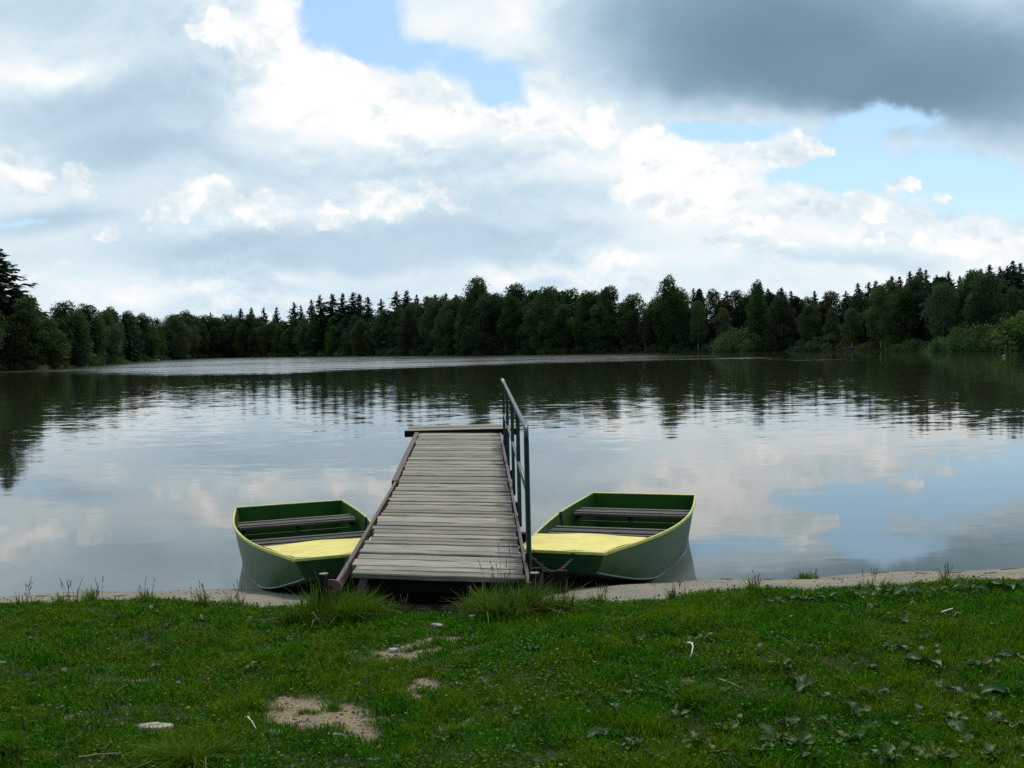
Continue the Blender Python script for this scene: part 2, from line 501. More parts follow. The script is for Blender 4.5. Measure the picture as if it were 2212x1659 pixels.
# ------------------------------------------------------------------ far land: rises from the waterline all round the lake
def far_land():
    xs = np.concatenate([np.linspace(-700, 3600, 130)])
    backs = np.array([-14, -4, -1.2, 0.0, .8, 2.5, 6, 12, 22, 40, 70, 120, 220, 420, 900, 2400])
    hs = np.array([-2.5, -.9, -.35, .0, .35, .55, .8, 1.1, 1.6, 2.0, 2.4, 3, 4, 5, 6, 8])
    v, a = [], []
    for x in xs:
        th = math.atan((x - CX) / FPX)
        D = bank_D(x)
        k = np.interp(x, [0, 600, 1200, 1900, 2400], [.5, .6, .9, 1.5, 1.8])
        for b, h in zip(backs, hs):
            d = D + b
            hh = h * (k if h > .6 else 1) + (.25 * math.sin(x * .05 + b) if b > 2 else .06 * math.sin(x * .31))
            v.append(((x - CX) / FPX * d, d, hh))
    n = len(backs)
    f = [(i * n + j, (i + 1) * n + j, (i + 1) * n + j + 1, i * n + j + 1) for i in range(len(xs) - 1) for j in range(n - 1)]
    return np_mesh('far_bank', v, f, True)
mf, gf, bf = mat('forest floor')
cf = gf.new('ShaderNodeTexCoord').outputs['Object']
gf.set(bf.inputs['Base Color'], gf.ramp(gf.noise(cf, .5, 6, .6), [(.35, (.020, .028, .012)), (.6, (.035, .045, .018)), (.75, (.07, .055, .03))]))
bf.inputs['Roughness'].default_value = 1
bf.inputs['Specular IOR Level'].default_value = .1
far = tag(link('far_bank', far_land(), mf), kind='structure')

# ------------------------------------------------------------------ water
mw, gw, bw = mat('lake water')
cw = gw.new('ShaderNodeTexCoord').outputs['Object']
wx, wy, wz = gw.xyz(cw)
# wind-ruffled belt along the far bank
beltn = gw.noise(gw.map(cw, (0, 0, 0), (0, 0, 0), (.06, .12, 1)), 1.0, 6, .65)
# the belt is a strip between two lines on the water, set out in metres
def line_of(v, pts):
    n = gw.new('ShaderNodeFloatCurve')
    x0, x1, y1 = -120.0, 120.0, 420.0
    cu = n.mapping.curves[0]
    P = [((x - x0) / (x1 - x0), y / y1) for x, y in pts]
    cu.points[0].location = P[0]; cu.points[1].location = P[-1]
    for p in P[1:-1]:
        cu.points.new(*p)
    for p in cu.points:
        p.handle_type = 'VECTOR'
    n.mapping.use_clip = False
    n.mapping.update()
    gw.set(n.inputs['Value'], gw.lin(v, x0, x1))
    return gw.mul(n.outputs[0], y1)
def wpt(x, y):
    p = at_z(x, y, 0.0)
    return (p.x, p.y)
near_y = line_of(wx, [(-120, 150), (-60, 133), (-50, 116), (-40, 105), (-31, 98), (-22, 96), (-14, 102), (-5, 108), (5, 115), (18, 116), (25, 111), (27.5, 95), (31, 87), (41, 82.5), (60, 80), (120, 80)])
far_y = line_of(wx, [(-120, 412), (-60, 332), (-11, 246), (18, 203), (27, 196), (30, 133), (32, 112), (35, 99), (42, 86), (60, 82), (120, 81)])
wob = gw.mul(gw.sub(beltn, .5), 24.0)
yb = gw.add(wy, wob)
streak = gw.noise(gw.map(cw, (0, 0, 0), (0, 0, R(4)), (.018, .22, 1)), 1.0, 6, .65)
belt = gw.mul(gw.smooth(gw.sub(yb, near_y), -6, 20), gw.sub(1.0, gw.smooth(gw.sub(wy, far_y), -14, 4)))
belt = gw.mul(belt, gw.smooth(gw.mad(gw.smooth(wx, 14, 34), -.16, streak), .34, .52))
# slopes of the small waves
wv = gw.map(cw, (0, 0, 0), (0, 0, R(-6)), (.75, 2.1, 1))
s1 = gw.vmath('SUBTRACT', gw.noise(wv, 1.0, 3, .55, .3, color=True), (.5, .5, .5))
s2 = gw.vmath('SUBTRACT', gw.noise(gw.map(cw, (0, 0, 0), (0, 0, R(9)), (2.6, 7.5, 1)), 1.0, 2, .5, color=True), (.5, .5, .5))
calm = gw.noise(gw.map(cw, (4, 2, 0), (0, 0, R(5)), (.05, .30, 1)), 1.0, 4, .6)
patchy = gw.smooth(calm, .40, .66)
dist_w = gw.math('MULTIPLY', gw.smooth(wy, 13, 30), gw.mad(gw.smooth(wy, 50, 90), -.45, 1.0))
a1 = gw.mad(belt, .36, gw.mad(dist_w, .034, gw.mad(patchy, .012, .004)))
a2 = gw.mad(belt, .32, gw.mad(dist_w, .036, gw.mad(patchy, .012, .003)))
nv = gw.vmath('ADD', gw.vmath('SCALE', s1, scale=a1), gw.vmath('SCALE', s2, scale=a2))
nv = gw.vmath('MULTIPLY', nv, (.6, 1, 0))
nv = gw.vmath('NORMALIZE', gw.vmath('ADD', nv, (0, 0, 1)))
gw.set(bw.inputs['Normal'], nv)
# murky water: over the sandy shallows the bottom shows through
shal = gw.smooth(gw.mad(gw.sub(beltn, .5), 2.0, wy), 14.0, 9.2)
gw.set(bw.inputs['Base Color'], gw.mix(shal, (.028, .037, .017), (.085, .092, .072)))
gw.set(bw.inputs['Roughness'], gw.mad(belt, .17, .03))
bw.inputs['IOR'].default_value = 1.68
wxs = axis((-900, -100, 80), (-100, 100, 20), (100, 900, 80))
wys = axis((7.6, 20, 2), (20, 100, 20), (100, 900, 80))
water = tag(link('lake_water', grid_mesh('lake_water', wxs, wys, lambda X, Y: X * 0.0), mw), kind='structure')
# ------------------------------------------------------------------ trees
def foliage_mat(name, c_dark, c_light, transl=.25):
    m, g, b = mat(name)
    r = g.attr('rnd')
    obr = g.new('ShaderNodeObjectInfo').outputs['Random']
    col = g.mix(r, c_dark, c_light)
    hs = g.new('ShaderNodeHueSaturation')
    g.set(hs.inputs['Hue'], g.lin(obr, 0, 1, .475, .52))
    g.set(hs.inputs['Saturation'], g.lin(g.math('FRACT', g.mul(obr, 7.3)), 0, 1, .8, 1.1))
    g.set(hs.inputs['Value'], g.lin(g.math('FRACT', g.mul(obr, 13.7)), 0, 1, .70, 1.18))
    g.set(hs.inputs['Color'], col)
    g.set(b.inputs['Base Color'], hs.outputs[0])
    b.inputs['Roughness'].default_value = .75
    b.inputs['Specular IOR Level'].default_value = .15
    tr = g.new('ShaderNodeBsdfTranslucent')
    g.set(tr.inputs['Color'], hs.outputs[0])
    mx = g.new('ShaderNodeMixShader'); mx.inputs[0].default_value = transl
    out = [n for n in m.node_tree.nodes if n.type == 'OUTPUT_MATERIAL'][0]
    g.t.links.new(b.outputs[0], mx.inputs[1]); g.t.links.new(tr.outputs[0], mx.inputs[2])
    g.t.links.new(mx.outputs[0], out.inputs[0])
    return m
M_SPR = foliage_mat('spruce needles', (.016, .036, .018), (.034, .062, .028), .16)
M_LEAF = foliage_mat('broad leaves', (.028, .062, .018), (.075, .125, .030), .32)
M_BIR = foliage_mat('birch leaves', (.034, .066, .022), (.085, .130, .036), .34)
M_WIL = foliage_mat('willow leaves', (.050, .105, .028), (.115, .185, .050), .28)
M_BUSH = foliage_mat('sallow leaves', (.044, .095, .016), (.10, .17, .032), .28)
def bark_mat(name, a, b_):
    m, g, b = mat(name)
    co = g.new('ShaderNodeTexCoord').outputs['Object']
    g.set(b.inputs['Base Color'], g.mix(g.smooth(g.noise(g.map(co, scale=(1, 1, .35)), 5, 5, .6), .42, .6), a, b_))
    b.inputs['Roughness'].default_value = .9
    return m
M_BARK = bark_mat('dark bark', (.035, .030, .024), (.075, .065, .05))
M_BIRK = bark_mat('birch bark', (.42, .40, .36), (.16, .145, .12))

def quads(c, size, asp, rr, flat=0.0, drop=None):
    """leaf sprays: one four-sided blade per centre, random turn; flat pulls their normals upright"""
    n = len(c)
    a = rr.normal(size=(n, 3)); a[:, 2] *= (1 - .6 * flat)
    if drop is not None:
        a = a * .35 + drop
    a /= np.linalg.norm(a, axis=1, keepdims=True) + 1e-9
    b = rr.normal(size=(n, 3)); b[:, 2] *= (1 - flat)
    b -= a * (a * b).sum(1, keepdims=True)
    b /= np.linalg.norm(b, axis=1, keepdims=True) + 1e-9
    s = size * rr.uniform(.6, 1.35, (n, 1))
    L, W = a * s, b * s * asp
    v = np.stack([c - L, c + W * .9 - L * .1, c + L, c - W * .9 + L * .15], 1)
    return v.reshape(-1, 3), np.arange(4 * n).reshape(n, 4)

def crown_mesh(name, pieces):
    """pieces: list of (verts, faces, rnd)"""
    V, F, A, o = [], [], [], 0
    for v, f, r in pieces:
        V.append(v); F.append(f + o); A.append(r); o += len(v)
    return np_mesh(name, np.concatenate(V), np.concatenate(F), False, {'rnd': np.concatenate(A)})

def spruce_mesh(seed, h=1.0, ragged=1.0, slim=1.0):
    """unit spruce, 1 m tall, scaled on placing; tiers of drooping boughs"""
    rr = np.random.default_rng(seed)
    C, D, S, RN = [], [], [], []
    tiers = 34
    for i in range(tiers):
        t = i / (tiers - 1)                           # 0 foot, 1 tip
        z = .05 + .93 * t ** .92
        rad = .19 * slim * (1 - t) ** .74 + .010
        nb = max(4, int(11 * (1 - t) + 4))
        for k in range(nb):
            az = rr.uniform(0, 2 * math.pi)
            L = rad * rr.uniform(.62, 1.28 if t < .8 else 1.15) * (1 + .25 * ragged * rr.normal() * .5)
            m = max(4, int(22 * L / .17) + 3)
            for j in range(m):
                u = (j + rr.uniform(.2, .8)) / m
                rz = -.22 * L * u + .20 * L * u * u * 1.3
                p = np.array([math.cos(az) * L * u, math.sin(az) * L * u, z + rz]) + rr.normal(size=3) * .008
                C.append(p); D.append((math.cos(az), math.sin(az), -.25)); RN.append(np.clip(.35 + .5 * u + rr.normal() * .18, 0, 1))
                S.append(.024 * (1.15 - .5 * t))
    C = np.array(C); D = np.array(D); S = np.array(S)[:, None]
    v, f = quads(C, S, .55, rr, .35, D)
    # the leader
    lead = np.array([[0, 0, z] for z in np.linspace(.93, 1.0, 7)])
    v2, f2 = quads(lead, np.linspace(.014, .007, 7)[:, None], .30, rr, 0, np.array([[0, 0, 1.0]] * 7))
    return crown_mesh('spruce_crown', [(v, f, np.repeat(RN, 4)), (v2, f2, np.full(28, .4))])

def lobes_mesh(seed, lobes, leaves, leaf, name, asp=.6, hang=0.0, shell=.55):
    """crown of leaf sprays on many clumps; lobes: (x, y, z, r, rz)"""
    rr = np.random.default_rng(seed)
    P = []
    for (x, y, z, r, rz) in lobes:
        n = max(12, int(leaves * (r * r) ** .9))
        d = rr.normal(size=(n, 3)); d /= np.linalg.norm(d, axis=1, keepdims=True)
        rad = shell + (1 - shell) * rr.random((n, 1)) ** .6
        rad *= 1 + .16 * rr.normal(size=(n, 1))
        c = np.array([x, y, z]) + d * rad * np.array([r, r, rz])
        if hang:
            c[:, 2] -= hang * rr.random(n) * r
        v, f = quads(c, leaf, asp, rr, .25)
        base = rr.uniform(.15, .75)
        P.append((v, f, np.repeat(np.clip(base + .22 * rr.normal(size=n), 0, 1), 4)))
    return crown_mesh(name, P)

def broad_lobes(seed, w=.30, low=.08, n=30, top=1.0, lean=0.0):
    """clumps for a unit (1 m tall) broadleaf tree"""
    rr = np.random.default_rng(seed)
    L = []
    for i in range(n):
        t = (i + rr.uniform(0, .9)) / n
        z = low + (top - low) * t
        prof = math.sin(math.pi * min(1, (t * .86 + .12))) ** .7
        r_ax = w * prof
        a = i * 2.4 + rr.uniform(-.6, .6)
        q = r_ax * rr.uniform(.45, 1.0)
        r = w * rr.uniform(.26, .46) * (.75 + .3 * prof)
        L.append((q * math.cos(a) + lean * t, q * math.sin(a), z - r * .35, r, r * rr.uniform(.7, 1.0)))
    return L

def trunk_mb(h, r, seed, limbs=5, spread=.2, top=.9):
    rr = random.Random(seed)
    mb = MB()
    pts = [Vector((rr.uniform(-.01, .01) * i, rr.uniform(-.01, .01) * i, -.04 + (top + .04) * h * i / 6)) for i in range(7)]
    mb.tube(pts, [r * (1.25 - 1.1 * i / 6) for i in range(7)], 7)
    for k in range(limbs):
        i = rr.randint(2, 5)
        a = rr.uniform(0, 6.28)
        p = pts[i]
        L = spread * rr.uniform(.6, 1.1)
        mb.tube([p, p + Vector((math.cos(a) * L * .5, math.sin(a) * L * .5, L * .45)), p + Vector((math.cos(a) * L, math.sin(a) * L, L * 1.0))], [r * .45, r * .3, r * .1], 5)
    return mb

LIB = {}
def lib(kind, crowns, crown_mat, trunks, trunk_mat):
    for c in crowns: c.materials.append(crown_mat)
    for t in trunks: t.materials.append(trunk_mat)
    LIB[kind] = (crowns, trunks)
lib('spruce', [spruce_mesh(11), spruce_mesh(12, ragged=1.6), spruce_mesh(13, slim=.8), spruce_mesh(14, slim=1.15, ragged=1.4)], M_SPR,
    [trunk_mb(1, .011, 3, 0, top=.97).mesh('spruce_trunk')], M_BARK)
lib('broad', [lobes_mesh(s, broad_lobes(s, w, low, n), 19000, .0135, 'broadleaf_crown') for s, w, low, n in ((21, .30, .03, 40), (22, .25, .03, 42), (23, .36, .03, 44), (24, .28, .05, 38))], M_LEAF,
    [trunk_mb(1, .013, s, 6, .22, .8).mesh('broadleaf_trunk') for s in (5, 6)], M_BARK)
lib('birch', [lobes_mesh(s, broad_lobes(s, w, .20, n), 21000, .012, 'birch_crown', .5, .5) for s, w, n in ((31, .20, 40), (32, .17, 38), (33, .23, 42))], M_BIR,
    [trunk_mb(1, .009, s, 4, .16, .92).mesh('birch_trunk') for s in (7, 8)], M_BIRK)
def dome_lobes(seed, n, w, h, r0, r1):
    rr = np.random.default_rng(seed); L = []
    for i in range(n):
        a = rr.uniform(0, 6.28); q = math.sqrt(rr.random()) * w
        z = h * math.sqrt(max(.02, 1 - (q / w) ** 2)) * rr.uniform(.62, 1.0)
        r = rr.uniform(r0, r1)
        L.append((q * math.cos(a), q * math.sin(a), max(r * .4, z - r), r, r * .85))
    for i in range(n // 2):
        a = rr.uniform(0, 6.28); r = rr.uniform(r0, r1) * .9
        L.append((w * .95 * math.cos(a), w * .95 * math.sin(a), rr.uniform(.05, .4) * h, r, r))
    return L
lib('willow', [lobes_mesh(s, dome_lobes(s, 34, .72, 1.0, .16, .28), 2600, .030, 'willow_crown', .5) for s in (41, 42)], M_WIL,
    [trunk_mb(1, .035, 9, 6, .5, .55).mesh('willow_trunk')], M_BARK)
lib('bush', [lobes_mesh(s, dome_lobes(s, 46, 1.0, 1.0, .14, .26), 3400, .030, 'bush_crown', .45) for s in (51, 52)], M_BUSH,
    [trunk_mb(1, .02, 10, 6, .5, .5).mesh('bush_stem')], M_BARK)
lib('shrub', [lobes_mesh(s, dome_lobes(s, 30, 1.0, 1.0, .18, .32), 1500, .040, 'shrub_crown', .5) for s in (61, 62, 63)], M_LEAF,
    [trunk_mb(1, .02, 10, 5, .5, .5).mesh('shrub_stem')], M_BARK)

KIND = {'spruce': ('spruce_tree', 'spruce'), 'broad': ('broadleaf_tree', 'tree'), 'birch': ('birch_tree', 'birch'), 'willow': ('willow_bush', 'bush'), 'bush': ('sallow_bush', 'bush'), 'shrub': ('waterside_shrub', 'shrub')}
_tr = random.Random(5)
def place(kind, loc, h, width, label, group=None, crown_mat=None, var=None, rz=None):
    crowns, trunks = LIB[kind]
    nm, cat = KIND[kind]
    root = empty(nm, loc, _tr.uniform(0, 6.28) if rz is None else rz)
    tag(root, label, cat, group)
    i = _tr.randrange(len(crowns)) if var is None else var
    c = bpy.data.objects.new('crown', crowns[i]); COL.objects.link(c); c.parent = root
    t = bpy.data.objects.new('trunk', trunks[_tr.randrange(len(trunks))]); COL.objects.link(t); t.parent = root
    c.scale = t.scale = (h * width, h * width, h)
    return root
def land_h(x, back):
    k = np.interp(x, [0, 600, 1200, 1900, 2400], [.5, .6, .9, 1.5, 1.8])
    h = np.interp(back, [-1, 0, .8, 2.5, 6, 12, 22, 40, 70, 120], [-.3, 0, .35, .55, .8, 1.1, 1.6, 2.0, 2.4, 3])
    return float(h * (k if h > .6 else 1))
def grow(kind, x, top, back, label, group=None, width=1.0, **kw):
    """a tree whose tip is seen at picture height TOP, BACK metres behind the waterline"""
    p = bank_pt(x, back)
    z0 = land_h(x, back) - .1
    tip = at(x, top, p.y).z
    return place(kind, (p.x, p.y, z0), max(2.0, tip - z0), width, label, group, **kw)

# sections of the bank: (from x, to x, words)
SECT = [(-200, 95, 'on the left bank by the tall spruces'), (95, 380, 'on the left bank beyond the tall spruces'), (380, 640, 'at the far left end of the lake'),
        (640, 900, 'far behind the left boat'), (900, 1080, 'straight beyond the jetty head'), (1080, 1300, 'far behind the handrail'),
        (1300, 1540, 'left of the round willow'), (1540, 1700, 'around the round willow'), (1700, 1830, 'right of the round willow'),
        (1830, 2010, 'left of the big light bush'), (2010, 2400, 'above the big light bush')]
def where(x):
    for a, b, w in SECT:
        if a <= x < b: return w
    return SECT[0][2] if x < 0 else SECT[-1][2]
LOOK = {'spruce': 'dark pointed spruce', 'broad': 'dense dark broadleaf tree', 'birch': 'slender pale trunked birch', 'shrub': 'low rounded shrub'}
ROW = {0: 'at the waterline', 1: 'in the second row', 2: 'rising behind'}
def stand(kind, x, top, back, row, width=1.0, **kw):
    w = where(x)
    lab = f"{LOOK[kind]} {ROW[row]} {w}"
    return grow(kind, x, top, back, lab, f"{KIND[kind][0].replace('_', ' ')}s {ROW[row]} {w}", width, **kw)

# skyline read off the photograph, as tip heights along the bank
SKY = [(-60, 600), (0, 640), (60, 655), (95, 672), (120, 668), (165, 652), (200, 654), (250, 658), (290, 676), (330, 684), (360, 688), (395, 664), (430, 680), (460, 678), (500, 682), (540, 682),
       (600, 690), (700, 690), (760, 680), (840, 670), (900, 655), (960, 640), (1000, 632), (1035, 612), (1080, 630), (1110, 612), (1150, 624), (1190, 614), (1230, 626), (1260, 630), (1290, 622), (1330, 622),
       (1360, 636), (1390, 632), (1420, 642), (1447, 612), (1490, 612), (1520, 612), (1560, 634), (1600, 632), (1640, 618), (1680, 620), (1720, 630), (1760, 640), (1800, 634), (1840, 632), (1880, 618), (1920, 606), (1960, 600), (2000, 592), (2060, 592), (2120, 585), (2212, 572), (2300, 560)]
def sky_at(x):
    return float(np.interp(x, [s[0] for s in SKY], [s[1] for s in SKY]))

# --- single trees that stand out
grow('spruce', 8, 535, 6, 'tallest dark spruce on the left bank, its tip high above all other trees', None, 1.9, var=1)
grow('spruce', 44, 612, 8, 'broad dark spruce just right of the tallest spruce on the left bank', None, 1.7, var=3)
grow('spruce', -42, 560, 8, 'dark spruce cut by the left picture edge beside the tallest spruce', None, 1.6, var=0)
grow('broad', 66, 640, 4, 'broadleaf tree leaning out right of the dark left bank spruces', None, 1.2)
grow('broad', 1447, 597, 3, 'tallest far shore broadleaf tree, a narrow column left of the round willow', None, .75, var=1)
grow('broad', 1035, 603, 4, 'tall rounded tree standing up above the far shore beyond the jetty head', None, .95, var=0)
grow('broad', 1640, 607, 3, 'narrow tall tree standing straight above the round willow', None, .7, var=1)
grow('spruce', 1692, 619, 5, 'lone slim spruce with a needle tip right of the round willow', None, 1.0, var=2)
grow('birch', 1005, 690, .9, 'birch with a white trunk showing at the waterline left of the jetty rail', None, 1.0)
grow('birch', 1905, 640, 1.0, 'birch with bright white trunk on the right bank point', None, 1.1)
grow('willow', 1596, 695, -1.2, 'round light green willow bush standing at the far waterline', None, 1.0, var=0)
grow('shrub', 1955, 678, 1.2, 'narrow yellow green young tree on the right bank left of the big bush', None, .5, var=0)
grow('bush', 2158, 668, -1.5, 'big light green sallow bush bulging over the water on the right bank', None, 1.15, var=0)
grow('bush', 2105, 690, -.6, 'rounded light green sallow filling the left shoulder of the big bush', None, 1.1, var=1)
grow('bush', 2262, 650, 1, 'light green sallow bush behind the big waterside bush at the right edge', None, 1.1, var=1)
grow('bush', 2062, 716, -1.4, 'low light green sallow spreading at the left foot of the big bush', None, 1.05, var=1)
grow('shrub', 1978, 722, -.6, 'rounded grey green shrub at the waterline left of the big bush', None, 1.15, var=1)

# --- the spruces that prick the skyline
for x, top in [(525, 660), (548, 658), (575, 657), (602, 656), (640, 646), (655, 652), (678, 640), (697, 630), (722, 627), (746, 626), (768, 624), (782, 628), (800, 634), (828, 638), (862, 622), (885, 620),
               (905, 630), (926, 632), (945, 630), (968, 626), (990, 630), (1160, 622), (1210, 628), (1572, 622), (1662, 617), (1712, 622), (1762, 622), (1786, 626), (1830, 622), (1856, 606), (1880, 603), (1896, 600),
               (1930, 590), (1946, 592), (1968, 580), (1990, 572), (2003, 576), (2026, 588), (2052, 580), (2076, 590), (2098, 576), (2122, 574), (2140, 566), (2162, 570), (2190, 558), (2206, 562), (2230, 552), (460, 668), (505, 672), (418, 676)]:
    stand('spruce', x, top + (6 if x < 1000 else 5), 13 + _tr.uniform(0, 9), 2, _tr.uniform(1.0, 1.45))

# --- rows of trees, each at its own place
x = -150.0
while x < 2330:
    D = bank_D(x)
    step = 4.3 / D * FPX                       # a tree every few metres
    s = sky_at(x)
    kind = 'birch' if _tr.random() < .22 else 'broad'
    frac = _tr.uniform(.0, .28)
    base = at(x, 0, D).z
    H = EYE + 0 * D
    wl = 0
    # waterline height in the picture at this bearing
    yl = 772 - (x / 2212) * 52 + EYE / D * FPX
    stand(kind, x + _tr.uniform(-.4, .4) * step, s + 2 + (yl - s) * frac, 1.0 + _tr.uniform(0, 1.8), 0, _tr.uniform(.8, 1.15))
    x += step * _tr.uniform(.85, 1.25)
x = -150.0
while x < 2330:
    D = bank_D(x)
    step = 3.9 / D * FPX
    kind = 'spruce' if _tr.random() < (.10 if 1000 < x < 1560 or 95 < x < 400 else .28) else 'broad'
    stand(kind, x, sky_at(x) + _tr.uniform(-4, 10), 6 + _tr.uniform(0, 5), 1, _tr.uniform(.8, 1.2))
    x += step * _tr.uniform(.85, 1.25)
x = -150.0
while x < 2330:                               # undergrowth closing the foot of the wood
    D = bank_D(x)
    step = 5.5 / D * FPX
    if not (1560 < x < 1640 or 1965 < x):
        yl = 772 - (x / 2212) * 52 + EYE / D * FPX
        stand('shrub', x, yl - _tr.uniform(1.6, 3.4) / D * FPX, .2 + _tr.uniform(0, 1.0), 0, _tr.uniform(.9, 1.4))
    x += step * _tr.uniform(.8, 1.3)
# the deep wood behind reads as one dark mass
def deep_wood():
    P, o = [], 0
    V, F, A = [], [], []
    bases = [(c, np.empty(len(c.vertices) * 3, np.float32)) for c in (LIB['broad'][0][1], LIB['spruce'][0][2], LIB['broad'][0][3])]
    for c, arr in bases: c.vertices.foreach_get('co', arr)
    rr = random.Random(9)
    x = -200.0
    while x < 2400:
        D = bank_D(x)
        for back in (9, 15, 24):
            c, arr = bases[rr.randrange(3)]
            co = arr.reshape(-1, 4, 3)
            co = co[::2] * 1.0                       # every other spray, larger
            ctr = co.mean(1, keepdims=True); co = ctr + (co - ctr) * 1.9
            xx = x + rr.uniform(-8, 8)
            p = bank_pt(xx, back)
            z0 = land_h(xx, back)
            h = max(4, at(xx, sky_at(xx) + rr.uniform(8, 26), p.y).z - z0)
            a = rr.uniform(0, 6.28); ca, sa = math.cos(a), math.sin(a)
            q = co.reshape(-1, 3) * np.array([h * 1.1, h * 1.1, h])
            q = np.stack([q[:, 0] * ca - q[:, 1] * sa + p.x, q[:, 0] * sa + q[:, 1] * ca + p.y, q[:, 2] + z0], 1)
            n = len(q) // 4
            V.append(q); F.append(np.arange(4 * n).reshape(n, 4) + o); A.append(np.full(4 * n, rr.uniform(.1, .5))); o += 4 * n
        x += 4.6 / D * FPX
    return np_mesh('deep_wood', np.concatenate(V), np.concatenate(F), False, {'rnd': np.concatenate(A)})
tag(link('deep_wood', deep_wood(), M_SPR), 'dark mass of wood behind the trees of the far shore', None, None, 'stuff')
# ------------------------------------------------------------------ jetty
def wood_mat(name, cols, stain=.5, along='X', scale=1.0):
    m, g, b = mat(name)
    co = g.new('ShaderNodeTexCoord').outputs['Object']
    r = g.attr('rnd')
    off = g.comb(g.mul(r, 37.0), g.mul(r, 91.0), g.mul(r, 13.0))
    sc = (2.0, 44, 44) if along == 'X' else (44, 2.0, 44)
    st = g.map(g.vmath('ADD', co, off), scale=tuple(v * scale for v in sc))
    grain = g.noise(st, 1.0, 7, .68, .6)
    fine = g.noise(st, 4.0, 4, .7)
    big = g.noise(g.vmath('ADD', co, off), 2.6, 5, .6)
    c = g.ramp(g.mad(g.sub(fine, .5), .35, grain), [(.30, cols[0]), (.48, cols[1]), (.66, cols[2])])
    c = g.mix(g.mul(g.smooth(big, .50, .68), .55), c, cols[3])
    v = g.new('ShaderNodeHueSaturation')
    g.set(v.inputs['Value'], g.lin(g.math('FRACT', g.mul(r, 7.7)), 0, 1, .62, 1.25))
    g.set(v.inputs['Saturation'], g.lin(g.math('FRACT', g.mul(r, 3.1)), 0, 1, .7, 1.2))
    g.set(v.inputs['Color'], c)
    c = v.outputs[0]
    # knots and dark damp stains
    kn = g.voro(g.map(g.vmath('ADD', co, off), scale=(3.2, 9, 9) if along == 'X' else (9, 3.2, 9)), 1.0)
    c = g.mix(g.mul(g.math('LESS_THAN', kn, .085), .75), c, (.035, .028, .02))
    dn = g.noise(g.map(g.vmath('ADD', co, off), scale=(2.5, 7, 7) if along == 'X' else (7, 2.5, 7)), 1.0, 6, .7)
    c = g.mix(g.mul(g.smooth(g.mad(g.attr('stain'), .30, dn), .60, .78), stain), c, (.030, .024, .018))
    g.set(b.inputs['Base Color'], c)
    g.set(b.inputs['Roughness'], g.lin(grain, .3, .7, .55, .85))
    b.inputs['Specular IOR Level'].default_value = .35 if stain > .25 else .08
    bump(g, b, g.add(grain, g.mul(fine, .4)), .5, .006)
    return m
M_DECK = wood_mat('weathered deck boards', [(.055, .042, .029), (.215, .182, .132), (.385, .34, .262), (.145, .105, .068)], 1.0)
M_DARKW = wood_mat('near black timber', [(.006, .005, .004), (.013, .011, .009), (.024, .020, .017), (.012, .010, .008)], .2)  # blackened to put the deep shade under the jetty into the colour
M_BEAM = wood_mat('brown edge beam', [(.05, .032, .026), (.105, .074, .062), (.16, .122, .105), (.075, .052, .045)], .4, 'Y')
M_STUMP = wood_mat('grey post wood', [(.08, .07, .06), (.16, .145, .125), (.26, .24, .21), (.13, .115, .10)], .3, 'Y')
def paint_mat(name, base, dark, chips, rough=.4, rust=(.16, .07, .03), scale=1.0, amt=.5, spec=.5, scum=False):
    m, g, b = mat(name)
    b.inputs['Specular IOR Level'].default_value = spec
    co = g.new('ShaderNodeTexCoord').outputs['Object']
    n = g.noise(co, 3.0 * scale, 6, .62); f = g.noise(co, 28 * scale, 6, .7)
    drip = g.noise(g.map(co, scale=(22, 22, 1.6)), 1.0, 5, .65)
    c = g.mix(g.mul(g.smooth(n, .40, .66), .8), base, dark)
    c = g.mix(g.mul(g.smooth(drip, .54, .74), amt), c, chips)
    c = g.mix(g.mul(g.smooth(f, .66, .72), .8), c, rust)
    if scum:                                                 # algae and dried lake dirt near the waterline, scuffs above
        z = g.xyz(co)[2]
        w = g.sub(1.0, g.smooth(g.mad(g.sub(n, .5), .22, z), .01, .09))
        c = g.mix(g.mul(w, .75), c, (.045, .050, .026))
        sc_ = g.noise(g.map(co, rot=(.3, .5, .2), scale=(9, 2.2, 60)), 1.0, 4, .6)
        c = g.mix(g.mul(g.smooth(sc_, .66, .74), .4), c, (.14, .22, .16))
    g.set(b.inputs['Base Color'], c)
    g.set(b.inputs['Roughness'], g.mad(f, .35, rough - .12))
    bump(g, b, g.add(g.mul(n, 1.0), g.mul(f, .12)), .35, .012)
    return m
M_RAIL = paint_mat('dark green rail paint', (.008, .032, .022), (.006, .020, .015), (.02, .038, .03), .34, (.05, .03, .02), 3, .2)
M_RUST = paint_mat('rusty iron', (.15, .075, .06), (.08, .042, .035), (.22, .15, .13), .8, (.05, .02, .012), 4)

AL, AR = at(748, 1238, 7.06), at(1134, 1250, 7.00)
BL, BR = at(860, 1040, 11.46), at(1098, 1042, 11.40)
CL, CR = at(905, 935, 15.76), at(1078, 935, 15.70)
def deck_edge(t, side):
    """t from 0 (shore) to 2 (head); side 0 left, 1 right"""
    a, b, c = ((AL, BL, CL), (AR, BR, CR))[side]
    return a.lerp(b, t) if t <= 1 else b.lerp(c, t - 1)
def edge_at_Y(Y, side):
    lo, hi = 0.0, 2.0
    for _ in range(40):
        m = (lo + hi) / 2
        if deck_edge(m, side).y < Y: lo = m
        else: hi = m
    return deck_edge(lo, side)
jetty = empty('jetty', ((AL.x + AR.x) / 2, (AL.y + AR.y) / 2, 0))
tag(jetty, 'weathered plank jetty with one green handrail running out over the lake', 'jetty')
JO = Vector(jetty.location)
def jb(mb, name, mats, parent=None, **kw):
    """parts are modelled in place; move them to the jetty's origin"""
    mb.v = [tuple(Vector(p) - JO) for p in mb.v]
    return mb.build(name, mats, jetty if parent is None else parent, **kw)

